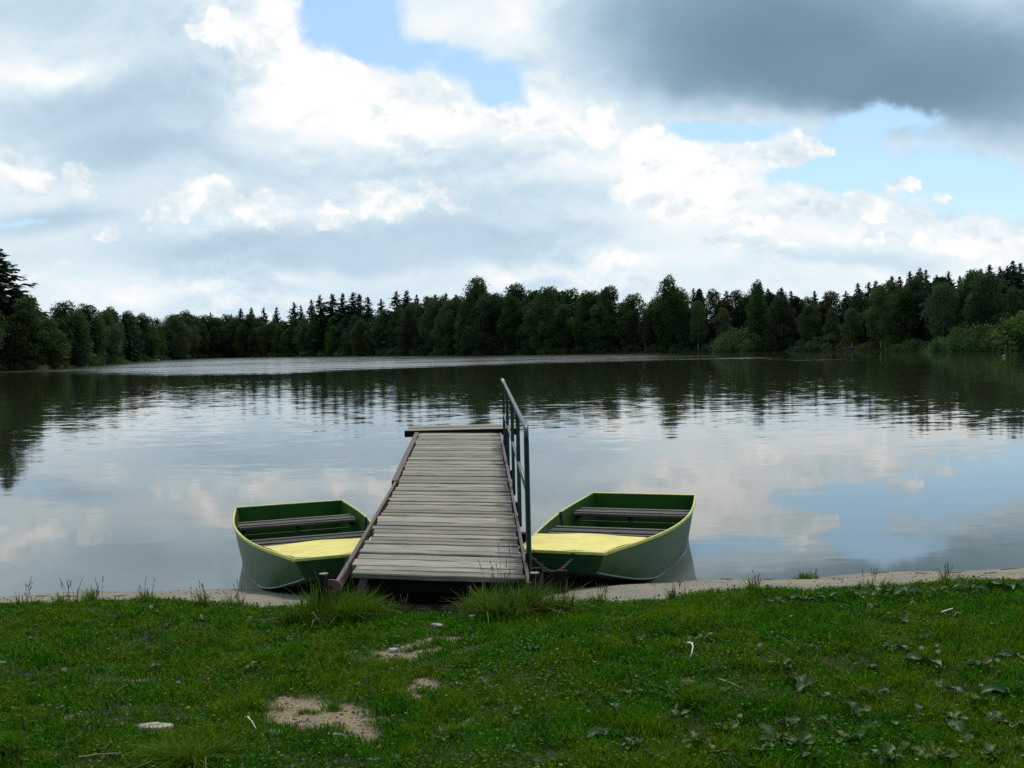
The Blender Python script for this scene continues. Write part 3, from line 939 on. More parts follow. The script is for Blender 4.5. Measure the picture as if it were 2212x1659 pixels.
mb = MB(); stain = []
rj = random.Random(21)
t = 0.0
while t < 1.992:
    w = rj.choice([.10, .11, .13, .14, .16, .18, .20]) / 4.42
    gap = rj.choice([.010, .014, .020, .026, .032, .040]) / 4.42
    if abs(t - 1) < .5 * w: w *= 1.0
    t2 = min(t + w, 1.998)
    th = .034 + rj.uniform(-.002, .002)
    dz = rj.uniform(-.006, .007)
    eL, eR = rj.uniform(-.006, .03), rj.uniform(-.004, .012)
    skew = rj.uniform(-.0012, .0012)
    if t < .35: eL += rj.uniform(0, .035)
    q = []
    for side, e, sk in ((0, eL, skew), (1, eR, -skew)):
        p1, p2 = deck_edge(max(0, t + sk), side), deck_edge(min(2, t2 + sk), side)
        ax = (deck_edge(t, 1) - deck_edge(t, 0)).normalized() * (1 if side == 0 else -1)
        q += [p1 + ax * e, p2 + ax * e]
    up = Vector((0, 0, 1))
    b_ = .007
    sides = []
    nseg = 6
    # cross-section with softened upper arrises, lofted from the left end to the right end
    ring = lambda a, b: [a - up * th, b - up * th, b - up * b_, b + (a - b).normalized() * b_, a + (b - a).normalized() * b_, a - up * b_]
    vs = []
    for k in range(nseg + 1):
        f = k / nseg
        sag = .004 * math.sin(f * math.pi) * rj.uniform(-.6, 1)
        vs += [p + up * (dz + sag) for p in ring(q[0].lerp(q[2], f), q[1].lerp(q[3], f))]
        stain += [max(0, f * 6 - 4.9) * .8 + (max(0, .25 - f * 3) * .6)] * 6
    fs = [(k * 6 + i, k * 6 + (i + 1) % 6, (k + 1) * 6 + (i + 1) % 6, (k + 1) * 6 + i) for k in range(nseg) for i in range(6)]
    fs += [tuple(range(6))[::-1], tuple(range(nseg * 6, nseg * 6 + 6))]
    mb.val = rj.random()
    mb.add(vs, fs)
    t = t2 + gap
deck = jb(mb, 'decking', M_DECK)
a = deck.data.attributes.new('stain', 'FLOAT', 'POINT'); a.data.foreach_set('value', np.array(stain, np.float32))

def beam(name, pts, w, h, m, drop=0.0, parent=None):
    mb = MB()
    mb.val = rj.random()
    vs, fs = [], []
    for i, p in enumerate(pts):
        d = (pts[min(i + 1, len(pts) - 1)] - pts[max(i - 1, 0)]).normalized()
        s = Vector((d.y, -d.x, 0)).normalized() * w / 2
        u = Vector((0, 0, 1)); c_ = .004
        vs += [p - s - u * (h + drop), p + s - u * (h + drop), p + s - u * (drop + c_), p + s * .9 - u * drop, p - s * .9 - u * drop, p - s - u * (drop + c_)]
    n = 6
    for i in range(len(pts) - 1):
        fs += [(i * n + k, i * n + (k + 1) % n, (i + 1) * n + (k + 1) % n, (i + 1) * n + k) for k in range(n)]
    fs += [tuple(range(n))[::-1], tuple(range((len(pts) - 1) * n, len(pts) * n))]
    mb.add(vs, fs)
    return jb(mb, name, m, parent)
outL = lambda Y, o: edge_at_Y(Y, 0) + Vector((-o, 0, 0))
outR = lambda Y, o: edge_at_Y(Y, 1) + Vector((o, 0, 0))
ext = lambda p, d: p + Vector((.033 * d, -d, .0))
beam('side_beam', [ext(outL(7.1, .028), .30), outL(7.1, .028), outL(11.44, .026)], .030, .075, M_BEAM, -.004)
beam('side_beam', [outL(11.46, .040), outL(13.5, .040), outL(15.74, .030)], .065, .11, M_BEAM, -.012)
beam('side_beam', [ext(outR(7.1, .022), .24), outR(7.1, .022), outR(11.4, .020)], .026, .075, M_BEAM, -.002)
beam('side_beam', [outR(11.42, .022), outR(15.68, .020)], .034, .12, M_BEAM, -.002)
# inner bearers and cross beams, extra ones added to darken the underside
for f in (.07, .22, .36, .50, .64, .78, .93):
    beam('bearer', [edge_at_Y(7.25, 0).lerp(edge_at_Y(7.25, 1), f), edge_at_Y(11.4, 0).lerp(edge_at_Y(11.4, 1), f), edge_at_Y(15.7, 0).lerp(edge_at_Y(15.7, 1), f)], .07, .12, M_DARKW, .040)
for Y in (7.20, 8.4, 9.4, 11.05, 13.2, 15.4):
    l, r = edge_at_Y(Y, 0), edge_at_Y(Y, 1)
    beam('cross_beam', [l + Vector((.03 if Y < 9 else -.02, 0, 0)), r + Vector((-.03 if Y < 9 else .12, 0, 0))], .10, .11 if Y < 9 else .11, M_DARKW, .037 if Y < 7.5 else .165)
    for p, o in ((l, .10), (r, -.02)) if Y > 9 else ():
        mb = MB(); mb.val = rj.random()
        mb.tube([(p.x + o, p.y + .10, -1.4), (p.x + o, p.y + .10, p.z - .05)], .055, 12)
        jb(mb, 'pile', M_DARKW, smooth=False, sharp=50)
# unseen boards added under the shore end to black out bright water
mb = MB(); mb.val = .5
l, r = edge_at_Y(7.75, 0), edge_at_Y(7.75, 1)
for k in range(3):
    mb.box(((l.x + r.x) / 2 + .05, 7.75 + .004 * k, .12 + .14 * k), (r.x - l.x + .22, .04, .135), None, 0, .004)
jb(mb, 'added_dark_board', M_DARKW)
mb = MB(); mb.val = .2  # low board added to hide bright water beside the right boat
mb.box((r.x + .24, 7.80, .235), (.22, .04, .40), None, 0, .004)
jb(mb, 'added_dark_board', M_DARKW)
# broad head of the jetty
hz = CL.z + .028
hl, hr = at(875, 930, 15.83).x, at(1117, 930, 15.83).x
mb = MB(); stain = []
y = 15.84
while y < 16.95:
    w = .40
    mb.val = rj.random()
    mb.box(((hl + hr) / 2 + rj.uniform(-.008, .008), y + w / 2, hz - .017 + rj.uniform(-.003, .003)), (hr - hl, w, .034), None, 0, .004)
    y += w + .16
hd = jb(mb, 'head_platform', M_DECK)
mb = MB(); mb.val = .3
mb.box(((hl + hr) / 2, 15.80, hz - .045), (hr - hl + .01, .055, .095), None, 0, .004)
jb(mb, 'head_beam', M_DARKW)
for px in (hl + .17, hr - .17):
    for py in (15.90, 16.8):
        mb = MB(); mb.val = rj.random()
        mb.box((px, py, (hz - .04 - 1.6) / 2), (.085, .085, hz - .04 + 1.6), None, 0, .006)
        jb(mb, 'pile', M_DARKW)
# rusty end plate of the left beam
ep = ext(outL(7.1, .028), .31)
mb = MB()
Mx = Matrix.Rotation(R(90), 4, 'X')
ring = [(ep.x - .040 + .062 * math.cos(k / 20 * 6.283) * (1.15 if k < 10 else 1), ep.y - .006, ep.z - .030 + .048 * math.sin(k / 20 * 6.283)) for k in range(20)]
mb.add(ring + [(x, y + .02, z) for x, y, z in ring], [tuple(range(20)), tuple(range(20, 40))[::-1]] + [(k, 20 + k, 20 + (k + 1) % 20, (k + 1) % 20) for k in range(20)])
plate = jb(mb, 'end_plate', M_RUST)
mb = MB(); mb.tube([(ep.x - .040, ep.y - .022, ep.z - .03), (ep.x - .040, ep.y + .0, ep.z - .03)], .008, 8)
o = jb(mb, 'bolt', M_DARKW, plate)
mb = MB(); mb.val = .7                                       # propping block under the first board
mb.box((AL.x + .10, 7.13, AL.z - .11), (.055, .10, .15), Matrix.Rotation(R(14), 3, 'Y'), 0, .004)
jb(mb, 'prop_block', M_STUMP)

# handrail
hrail = bpy.data.objects.new('handrail', None); COL.objects.link(hrail); hrail.parent = jetty
def rail_pt(Y):
    p = outR(Y, .052)
    z = np.interp(Y, [7.5, 11, 14.8], [1.545, 1.575, 1.655])
    return Vector((p.x, p.y, z))
POSTS = [7.52, 9.36, 11.12, 12.95, 14.62]
for i, Y in enumerate(POSTS):
    top = rail_pt(Y); foot = Vector((top.x, top.y, edge_at_Y(Y, 1).z - (.10 if i else .02)))
    if i == 0:
        mb = MB(); mb.tube([foot - Vector((0, 0, .12)), Vector((top.x, top.y, top.z - .09))], .0195, 12)
    else:
        mb = MB(); mb.box((foot.x, foot.y, (foot.z + top.z - .01) / 2), (.036, .036, top.z - .01 - foot.z), None, 0, .004)
    po = jb(mb, 'post', M_RAIL, hrail, smooth=False, sharp=40)
    mb = MB(); mb.box((foot.x - .022, foot.y, foot.z + .02), (.012, .07, .13), None, 0, .003)
    jb(mb, 'foot_clamp', M_RAIL, hrail)
pts = [rail_pt(7.52) - Vector((0, 0, .09))]
c0 = rail_pt(7.52)
for k in range(1, 7):
    a = k / 6 * math.pi / 2
    pts.append(Vector((c0.x, c0.y + .085 * (1 - math.cos(a)), c0.z - .09 + .09 * math.sin(a))))
pts += [rail_pt(Y) for Y in (8.6, 9.8, 11.2, 12.6, 13.8, 14.3)]
mb = MB(); mb.tube(pts, .0185, 12)
top = jb(mb, 'top_rail', M_RAIL, hrail, smooth=True)
mb = MB(); mb.tube([rail_pt(14.22), rail_pt(14.95)], .0225, 12)
M_RAILW = paint_mat('worn pale rail sleeve', (.30, .32, .32), (.20, .23, .23), (.40, .42, .42), .4)
jb(mb, 'rail_sleeve', M_RAILW, hrail, smooth=False, sharp=40)
mb = MB(); mb.tube([rail_pt(Y) - Vector((0, 0, .47)) for Y in (7.52, 9.4, 11.2, 13, 14.62)], .0165, 10)
jb(mb, 'mid_rail', M_RAIL, hrail, smooth=True)

# stakes beside the shore end
def stake(x, y, Y, r, h, label, lean):
    p = at(x, y, Y)
    root = empty('wooden_stake', (p.x, p.y, p.z - h))
    tag(root, label, 'stake')
    mb = MB(); mb.val = .2
    n = 14
    rr = random.Random(int(x))
    jit = [1 + rr.uniform(-.12, .12) for _ in range(n)]
    vs = []
    for zz, k in ((-.35, 1.05), (.0, 1.03), (h - .008, 1.0), (h, .9)):
        vs += [(r * k * jit[i] * math.cos(6.283 * i / n) + lean * zz, r * k * jit[i] * math.sin(6.283 * i / n), zz + .006 * jit[i]) for i in range(n)]
    fs = [(l * n + i, l * n + (i + 1) % n, (l + 1) * n + (i + 1) % n, (l + 1) * n + i) for l in range(3) for i in range(n)]
    mb.add(vs, fs)
    o = mb.build('shaft', M_DARKW, root)
    mb = MB(); mb.val = .6
    mb.add([v for v in vs[3 * n:]], [tuple(range(n))])
    mb.v = [(x_, y_, z_ + .001) for x_, y_, z_ in mb.v]
    mb.build('cut_top', M_STUMP, root)
stake(696, 1241, 6.80, .036, .34, 'grey sawn stake in the grass tuft left of the jetty', .03)
stake(1157, 1239, 6.92, .036, .34, 'dark sawn stake in the grass tuft right of the jetty', -.02)

# ------------------------------------------------------------------ rowing boats
M_HULL = paint_mat('green hull paint', (.024, .100, .034), (.016, .070, .024), (.050, .135, .070), .30, (.05, .06, .03), 1, .25, .28, True)
M_IN = paint_mat('dark green inside', (.018, .075, .004), (.011, .050, .003), (.028, .085, .010), .6, (.03, .035, .015), 1, .3, .2)
M_YEL = paint_mat('yellow paint', (.76, .63, .10), (.62, .48, .06), (.50, .37, .05), .42, (.16, .10, .03), 1.6, .5)
M_RIM = paint_mat('worn yellow green rim', (.56, .54, .10), (.42, .40, .07), (.30, .27, .07), .45, (.12, .09, .03), 3, .6)
M_CHINE = paint_mat('worn pale chine edge', (.24, .30, .26), (.16, .22, .18), (.34, .36, .33), .5)
M_BOTTOM = paint_mat('worn grey bottom paint', (.20, .22, .19), (.12, .14, .12), (.30, .31, .28), .6)
M_SLAT = wood_mat('grey brown bench slats', [(.045, .034, .026), (.125, .100, .082), (.23, .20, .175), (.085, .068, .055)], .3)
M_IRON = paint_mat('dark iron', (.02, .02, .02), (.012, .012, .012), (.04, .035, .03), .5, (.09, .045, .02), 5, .3)
BL_ = 3.45
def prof(s):
    f = lambda xs, ys: float(np.interp(s, xs, ys))
    # smooth curves through a few stations
    bg = .355 + .30 * math.sin(min(1, s / .72) * math.pi / 2) ** 1.15 - .085 * max(0, (s - .72) / .28) ** 1.6
    bc = bg - .095 + .02 * s
    zg = .505 - .085 * math.sin(math.pi * min(1, s * .88)) - .01 * s
    zc = .30 * max(0, 1 - s / .42) ** 1.4 + .022 - .030 * math.sin(math.pi * min(1, max(0, (s - .15) / .85)))
    yc = .11 * (1 - s) + .0 - .05 * s
    return bg, bc, zg, zc, yc
def make_boat():
    root = empty('rowing_boat')
    N = 22
    S = [i / N for i in range(N + 1)]
    def ring(s, ins):
        bg, bc, zg, zc, yc = prof(s)
        yg = s * BL_; ych = yg + yc * (1 if s < .5 else 1)
        i2 = ins
        return [(-bg + i2, yg, zg), (-(bg + bc) / 2 + i2 - .004, (yg + ych) / 2, (zg + zc) / 2), (-bc + i2, ych, zc + ins), (0, ych, zc + ins - .035 * min(1, s * 3)), (bc - i2, ych, zc + ins), ((bg + bc) / 2 - i2 + .004, (yg + ych) / 2, (zg + zc) / 2), (bg - i2, yg, zg)]
    mb = MB()
    for ins, flip, mi in ((0.0, False, 0), (.014, True, 1)):
        vs = []
        for k, s in enumerate(S):
            rg = ring(s, ins)
            if ins and k == 0: rg = [(x, y + .014, z) for x, y, z in rg]
            if ins and k == N: rg = [(x, y - .014, z) for x, y, z in rg]
            vs += rg
        fs, mis = [], []
        for k in range(N):
            for j in range(6):
                q = (k * 7 + j, k * 7 + j + 1, (k + 1) * 7 + j + 1, (k + 1) * 7 + j)
                fs.append(q if flip else q[::-1])
                mis.append(2 if (not flip and j in (2, 3)) else mi)
        fs.append(tuple(range(7)) if not flip else tuple(range(7))[::-1])
        e = tuple(range(N * 7, N * 7 + 7))
        fs.append(e[::-1] if not flip else e)
        mb.add(vs, fs, mi)
        mb.mi[-len(fs):] = mis + [mi, mi]
    hull = mb.build('hull', [M_HULL, M_IN, M_BOTTOM], root, sharp=28)
    # chine strip, a thin pale edge along each lower corner
    for sgn in (-1, 1):
        m2 = MB()
        m2.tube([(sgn * (prof(s)[1] + .003), s * BL_ + prof(s)[4], prof(s)[3] + .002) for s in S], .007, 6)
        m2.build('chine_strip', M_CHINE, hull, smooth=True)
    # yellow rim all round
    mb = MB()
    path = [(-prof(s)[0], s * BL_, prof(s)[2]) for s in S] + [(prof(s)[0], s * BL_, prof(s)[2]) for s in reversed(S)]
    n = len(path)
    vs, fs = [], []
    for i, p in enumerate(path):
        c_ = Vector((0, BL_ / 2, p[2]))
        a, b = Vector(path[(i - 1) % n]), Vector(path[(i + 1) % n])
        d = (b - a); d.z = 0; d.normalize()
        nx = Vector((d.y, -d.x, 0))
        if nx.dot(Vector(p) - c_) < 0: nx = -nx
        P = Vector(p); k = 1.35 if (i in (0, N, N + 1, n - 1)) else 1.0
        o_, i_ = nx * .009 * k, -nx * .010 * k
        up = Vector((0, 0, 1))
        vs += [P + o_ - up * .014, P + o_ + up * .007, P + o_ * .6 + up * .010, P + i_ * .6 + up * .010, P + i_ + up * .007, P + i_ - up * .014]
    for i in range(n):
        j = (i + 1) % n
        fs += [(i * 6 + k, j * 6 + k, j * 6 + (k + 1) % 6, i * 6 + (k + 1) % 6) for k in range(6)]
    mb.add(vs, fs)
    mb.build('gunwale', M_RIM, root, sharp=35)
    # bow deck
    mb = MB()
    K = 8; s1 = .285
    vs, fs = [], []
    for k in range(K + 1):
        s = s1 * k / K
        bg, bc, zg, zc, yc = prof(s)
        for j in range(9):
            u = j / 8 * 2 - 1
            vs.append((u * (bg - .012), s * BL_ + .01, zg + .010 + .014 * (1 - u * u) * (k / K) + .004 * math.sin(u * 5 + k)))
    for k in range(K):
        for j in range(8):
            fs.append((k * 9 + j, k * 9 + j + 1, (k + 1) * 9 + j + 1, (k + 1) * 9 + j))
    nt = len(vs)
    vs += [(x, y, z - .018) for x, y, z in vs]
    fs += [tuple(nt + i for i in f)[::-1] for f in list(fs)]
    e0 = K * 9
    fs += [(e0 + j, e0 + j + 1, nt + e0 + j + 1, nt + e0 + j) for j in range(8)]
    mb.add(vs, fs)
    mb.build('bow_deck', M_YEL, root, sharp=35)
    mb = MB()                                                # bulkhead below the bow deck
    bg, bc, zg, zc, yc = prof(s1 - .02)
    y0 = (s1 - .02) * BL_
    pl = [(-bg + .02, y0, zg - .012), (-bc + .02, y0 + yc, zc + .02), (bc - .02, y0 + yc, zc + .02), (bg - .02, y0, zg - .012)]
    mb.add(pl + [(x, y + .012, z) for x, y, z in pl], [(0, 1, 2, 3), (7, 6, 5, 4), (0, 3, 7, 4), (1, 5, 6, 2), (0, 4, 5, 1), (3, 2, 6, 7)])
    mb.build('bulkhead', M_IN, root)
    # slatted benches
    for sb in (.505, .815):
        bg, bc, zg, zc, yc = prof(sb)
        zz = zg - .075
        bn = MB()
        wd = 2 * (bg - .035)
        for k in range(4):
            bn.val = random.random()
            bn.box((0, sb * BL_ + (k - 1.5) * .100, zz + .006 * (k % 2)), (wd - .02 * abs(k - 1.5), .038, .030), None, 0, .005)
        bench = bn.build('bench', M_SLAT, root)
        for sx in (-1, 0, 1):
            fr = MB(); fr.val = .4
            fr.box((sx * (wd / 2 - .05), sb * BL_, zz - .03), (.035, .32, .034), None, 0, .003)
            fr.build('bench_support', M_DARKW, bench)
        rd = MB(); rd.tube([(-wd / 2 + .06, sb * BL_ - .13, zz - .075), (wd / 2 - .06, sb * BL_ - .13, zz - .075)], .007, 8)
        rd.build('bench_rod', M_IRON, bench)
    for sx in (-1, 1):                                       # rowlock sockets
        bg, bc, zg, zc, yc = prof(.66)
        rl = MB(); rl.box((sx * (bg - .032), .66 * BL_, zg - .085), (.022, .035, .22), Matrix.Rotation(R(sx * 6), 3, 'Y'), 0, .004)
        rl.build('rowlock', M_IRON, root)
    # mooring eye on the bow
    eye = MB()
    eye.tube([(.10 + .022 * math.cos(a), -.012 , .475 + .022 * math.sin(a)) for a in np.linspace(0, 6.283, 15)], .005, 6)
    eye.build('mooring_ring', M_IRON, root, smooth=True)
    return root
def copy_tree(o, parent=None):
    c = o.copy(); COL.objects.link(c); c.parent = parent
    for ch in list(o.children):
        copy_tree(ch, c)
    return c
boat_l = make_boat()
boat_r = copy_tree(boat_l)
def moor(b, sternL, sternR, label, dz=0.0, turn=0.0, long=1.0):
    """lay the boat along its stern and bow points"""
    st = (sternL + sternR) / 2
    d = sternR - sternL
    ang = math.atan2(d.y, d.x) + R(turn)
    ax = Vector((-math.sin(ang), math.cos(ang), 0))
    o = st - ax * BL_ * long
    b.location = (o.x, o.y, dz)
    b.rotation_euler = (0, 0, ang)
    b.scale = (1, long, 1)
    tag(b, label, 'boat', 'rowing boats moored by the jetty')
moor(boat_l, at(505, 1098, 11.15), at(743, 1083, 11.50), 'green rowing boat with yellow rim lying left of the jetty', 0.0, 1.7, .955)
moor(boat_r, at(1280, 1066, 11.62), at(1503, 1070, 11.26), 'green rowing boat with yellow rim chained right of the jetty', 0.0)

# chain and padlock between the handrail foot and the right boat
pA = rail_pt(7.52); pA = Vector((pA.x + .02, pA.y, edge_at_Y(7.52, 1).z + .03))
MBR = boat_r.matrix_basis if hasattr(boat_r, 'matrix_basis') else boat_r.matrix_world
MBR = Matrix.Translation(boat_r.location) @ Matrix.Rotation(boat_r.rotation_euler.z, 4, 'Z')
pB = MBR @ Vector((.10, -.014, .455))
pM = (pA + pB) / 2; pM.z -= .10; pM.y -= .02
def chain_pts(n):
    out = []
    for i in range(n + 1):
        t = i / n
        out.append(pA * (1 - t) ** 2 + pM * 2 * t * (1 - t) * 1.0 + pB * t * t - Vector((0, 0, .09 * (4 * t * (1 - t)) ** 2 * .6)))
    return out
cp = chain_pts(26)
mb = MB()
for i in range(len(cp) - 1):
    a, b = cp[i], cp[i + 1]
    d = (b - a).normalized()
    s = d.cross(Vector((0, 0, 1))).normalized() if i % 2 else d.cross(d.cross(Vector((0, 0, 1)))).normalized()
    c = (a + b) / 2; L = (b - a).length * .72
    mb.tube([c + d * L * math.cos(k) + s * .0085 * math.sin(k) for k in np.linspace(0, 6.283, 11)], .0030, 5, False)
ch = mb.build('mooring_chain', M_RUST, None, smooth=True)
tag(ch, 'thin rusty chain from the handrail foot to the right boat', 'chain')
q = cp[14]
lock = empty('padlock', (q.x, q.y, q.z - .075))
tag(lock, 'small brass padlock hanging from the rusty boat chain', 'padlock')
mb = MB(); mb.box((0, 0, .018), (.034, .016, .040), None, 0, .004)
ml, gl, bl = mat('brass'); bl.inputs['Base Color'].default_value = (.40, .28, .10, 1); bl.inputs['Metallic'].default_value = .8; bl.inputs['Roughness'].default_value = .45
gl.set(bl.inputs['Roughness'], gl.mad(gl.noise(gl.new('ShaderNodeTexCoord').outputs['Object'], 90, 4), .4, .25))
mb.build('lock_body', ml, lock)
mb = MB(); mb.tube([(-.010, 0, .036), (-.010, 0, .058), (-.006, 0, .068), (0, 0, .072), (.006, 0, .068), (.010, 0, .058), (.010, 0, .036)], .0032, 8)
mk, gk, bk = mat('steel shackle'); bk.inputs['Metallic'].default_value = 1; bk.inputs['Base Color'].default_value = (.55, .55, .55, 1)
gk.set(bk.inputs['Roughness'], gk.mad(gk.noise(gk.new('ShaderNodeTexCoord').outputs['Object'], 60, 3), .3, .2))
mb.build('shackle', mk, lock, smooth=True)
# ------------------------------------------------------------------ turf, weeds and small things on the near bank
def grass_mat(name, cols, rough=.55, transl=.3, dry=(.24, .20, .08), spec=.05):
    m, g, b = mat(name)
    r, d, t = g.attr('rnd'), g.attr('dry'), g.attr('tip')
    geo = g.new('ShaderNodeNewGeometry').outputs['Position']
    big = g.noise(geo, 1.3, 4, .6); mid = g.noise(geo, 6.0, 3, .6)
    c = g.mix(r, cols[0], cols[1])
    c = g.mix(g.smooth(g.mad(g.sub(mid, .5), .7, big), .42, .62), c, g.mix(r, cols[2], cols[3]))
    c = g.mix(d, c, dry)
    g.set(b.inputs['Base Color'], c)
    b.inputs['Roughness'].default_value = rough
    b.inputs['Specular IOR Level'].default_value = spec
    tr = g.new('ShaderNodeBsdfTranslucent'); g.set(tr.inputs['Color'], c)
    mx = g.new('ShaderNodeMixShader'); mx.inputs[0].default_value = transl
    out = [n for n in m.node_tree.nodes if n.type == 'OUTPUT_MATERIAL'][0]
    g.t.links.new(b.outputs[0], mx.inputs[1]); g.t.links.new(tr.outputs[0], mx.inputs[2])
    g.t.links.new(mx.outputs[0], out.inputs[0])
    return m
M_GRASS = grass_mat('turf blades', ((.006, .054, .0), (.068, .232, .0), (.026, .082, .0), (.145, .235, .0)), .75, .48)
M_TUFT = grass_mat('tuft blades', ((.024, .085, .0), (.080, .190, .0), (.036, .090, .0), (.110, .185, .004)), .6, .3, (.26, .22, .12))
M_WEED = grass_mat('weed leaves', ((.018, .058, .006), (.042, .105, .014), (.024, .064, .006), (.055, .110, .014)), .46, .22, (.24, .20, .08), .22)
M_CLOVER = grass_mat('clover leaves', ((.014, .078, .0), (.050, .175, .0), (.024, .085, .0), (.070, .165, .0)), .5, .25)

def blades(px, py, pz, h, w, lean, ang, rnd, dry, curve=.5):
    """each blade: three cross-edges, bending over; returns verts, faces and attributes"""
    n = len(px)
    dx, dy = np.cos(ang), np.sin(ang)
    sx, sy = -dy, dx
    V = np.empty((n, 6, 3), np.float32)
    for k, (t, wk) in enumerate(((0, 1.0), (.55, .8), (1.0, .10))):
        off = lean * h * (t ** 1.7)
        z = h * t * np.sqrt(np.maximum(.15, 1 - (lean * t * curve) ** 2))
        cx, cy, cz = px + dx * off, py + dy * off, pz + z - .004
        for s_, j in ((-1, 0), (1, 1)):
            V[:, k * 2 + j, 0] = cx + s_ * sx * w * wk * .5
            V[:, k * 2 + j, 1] = cy + s_ * sy * w * wk * .5
            V[:, k * 2 + j, 2] = cz
    b = np.arange(n)[:, None] * 6
    F = np.concatenate([b + np.array([0, 1, 3, 2]), b + np.array([2, 3, 5, 4])], 0)
    rep = lambda a: np.repeat(a, 6)
    return V.reshape(-1, 3), F, {'rnd': rep(rnd), 'dry': rep(dry), 'tip': np.tile(np.array([0, 0, .5, .5, 1, 1], np.float32), n)}

def vnoise(x, y, s, seed):
    """value noise on a lattice"""
    r_ = np.random.default_rng(seed).random((256, 256))
    X, Y = x * s, y * s
    i, j = np.floor(X).astype(int), np.floor(Y).astype(int)
    fx, fy = X - i, Y - j
    fx, fy = fx * fx * (3 - 2 * fx), fy * fy * (3 - 2 * fy)
    a, b = r_[i % 256, j % 256], r_[(i + 1) % 256, j % 256]
    c, d = r_[i % 256, (j + 1) % 256], r_[(i + 1) % 256, (j + 1) % 256]
    return (a * (1 - fx) + b * fx) * (1 - fy) + (c * (1 - fx) + d * fx) * fy

def turf_points(n, rr, y0=3.05):
    """places on the turf, denser towards the viewer"""
    Y = y0 + (8.7 - y0) * rr.random(n) ** 1.15
    X = (rr.random(n) * 2 - 1) * (.53 * Y + 2.4)
    keep = Y < turf_Y(X) + .03 * rr.normal(size=n)
    bare = bare_field(X, Y)
    keep &= rr.random(n) > bare * 1.05
    thin = np.clip((.46 - vnoise(X, Y, 8.0, 41) * .6 - vnoise(X, Y, 19.0, 42) * .4) * 5, 0, 1)
    keep &= rr.random(n) > .72 * thin
    return X[keep], Y[keep], bare[keep]

rr = np.random.default_rng(99)
X, Y, B = turf_points(560000, rr)
n = len(X)
edge = np.clip((turf_Y(X) - Y) / .5, 0, 1)
clump = vnoise(X, Y, 7.0, 1) * .6 + vnoise(X, Y, 17.0, 2) * .4
tall = np.clip((vnoise(X, Y, 2.3, 3) - .45) * 2.2, 0, 1)
H = (.014 + .046 * clump ** 1.6 + .030 * tall * rr.random(n)) * (.75 + .5 * rr.random(n)) * (1 - .45 * B)
H *= (1 + .25 * np.clip(X * 2, 0, 1)) * (.55 + .45 * edge)
W = .0028 + .0022 * rr.random(n) + .0008 * (Y - 3)
lean = .35 + .85 * rr.random(n) ** 1.2
ang = rr.random(n) * 6.283
rnd = np.clip(.5 + .55 * (vnoise(X, Y, 11, 5) - .5) * 2 * .5 + .32 * rr.normal(size=n), 0, 1)
dry = (rr.random(n) < (.035 + .16 * B + .05 * (vnoise(X, Y, 3.1, 8) > .6))).astype(float) * rr.uniform(.4, 1, n)
V, F, A = blades(X, Y, near_z(X, Y), H, W, lean, ang, rnd, dry)
turf = link('grass', np_mesh('grass', V, F, False, A), M_GRASS)
tag(turf, 'short dark green turf covering the near bank', None, None, 'stuff')

# small round leaves of clover and plantain seedlings between the blades
def discs(X, Y, Z, r, tilt, ang, rnd, dry, sides=6, asp=1.0, cup=.0):
    n = len(X)
    a = np.linspace(0, 2 * math.pi, sides, endpoint=False)
    ca, sa = np.cos(a), np.sin(a)
    u = np.stack([np.cos(ang), np.sin(ang), np.zeros(n)], 1)
    w = np.stack([-np.sin(ang) * np.cos(tilt), np.cos(ang) * np.cos(tilt), np.sin(tilt)], 1)
    c = np.stack([X, Y, Z], 1)
    V = c[:, None] + (u[:, None] * ca[None, :, None] + w[:, None] * sa[None, :, None] * asp) * r[:, None, None]
    V[:, ::2, 2] += cup * r[:, None]
    F = np.arange(n * sides).reshape(n, sides)
    rep = lambda q: np.repeat(q, sides)
    return V.reshape(-1, 3), F, {'rnd': rep(rnd), 'dry': rep(dry), 'tip': np.zeros(n * sides)}
X, Y, B = turf_points(220000, rr)
k = rr.random(len(X)) < .35 + .65 * np.clip((vnoise(X, Y, 1.6, 12) - .35) * 3, 0, 1) * (.55 + .45 * (X > -.3))
X, Y = X[k], Y[k]; n = len(X)
V, F, A = discs(X, Y, near_z(X, Y) + .010 + .032 * rr.random(n), (.0032 + .0068 * rr.random(n) ** 2.4), rr.normal(size=n) * .75, rr.random(n) * 6.283, np.clip(.45 + .36 * rr.normal(size=n), 0, 1), (rr.random(n) < .04) * .8, 6, .85, .12)
clov = link('clover', np_mesh('clover', V, F, False, A), M_CLOVER)
tag(clov, 'small round clover leaves among the turf', None, None, 'stuff')

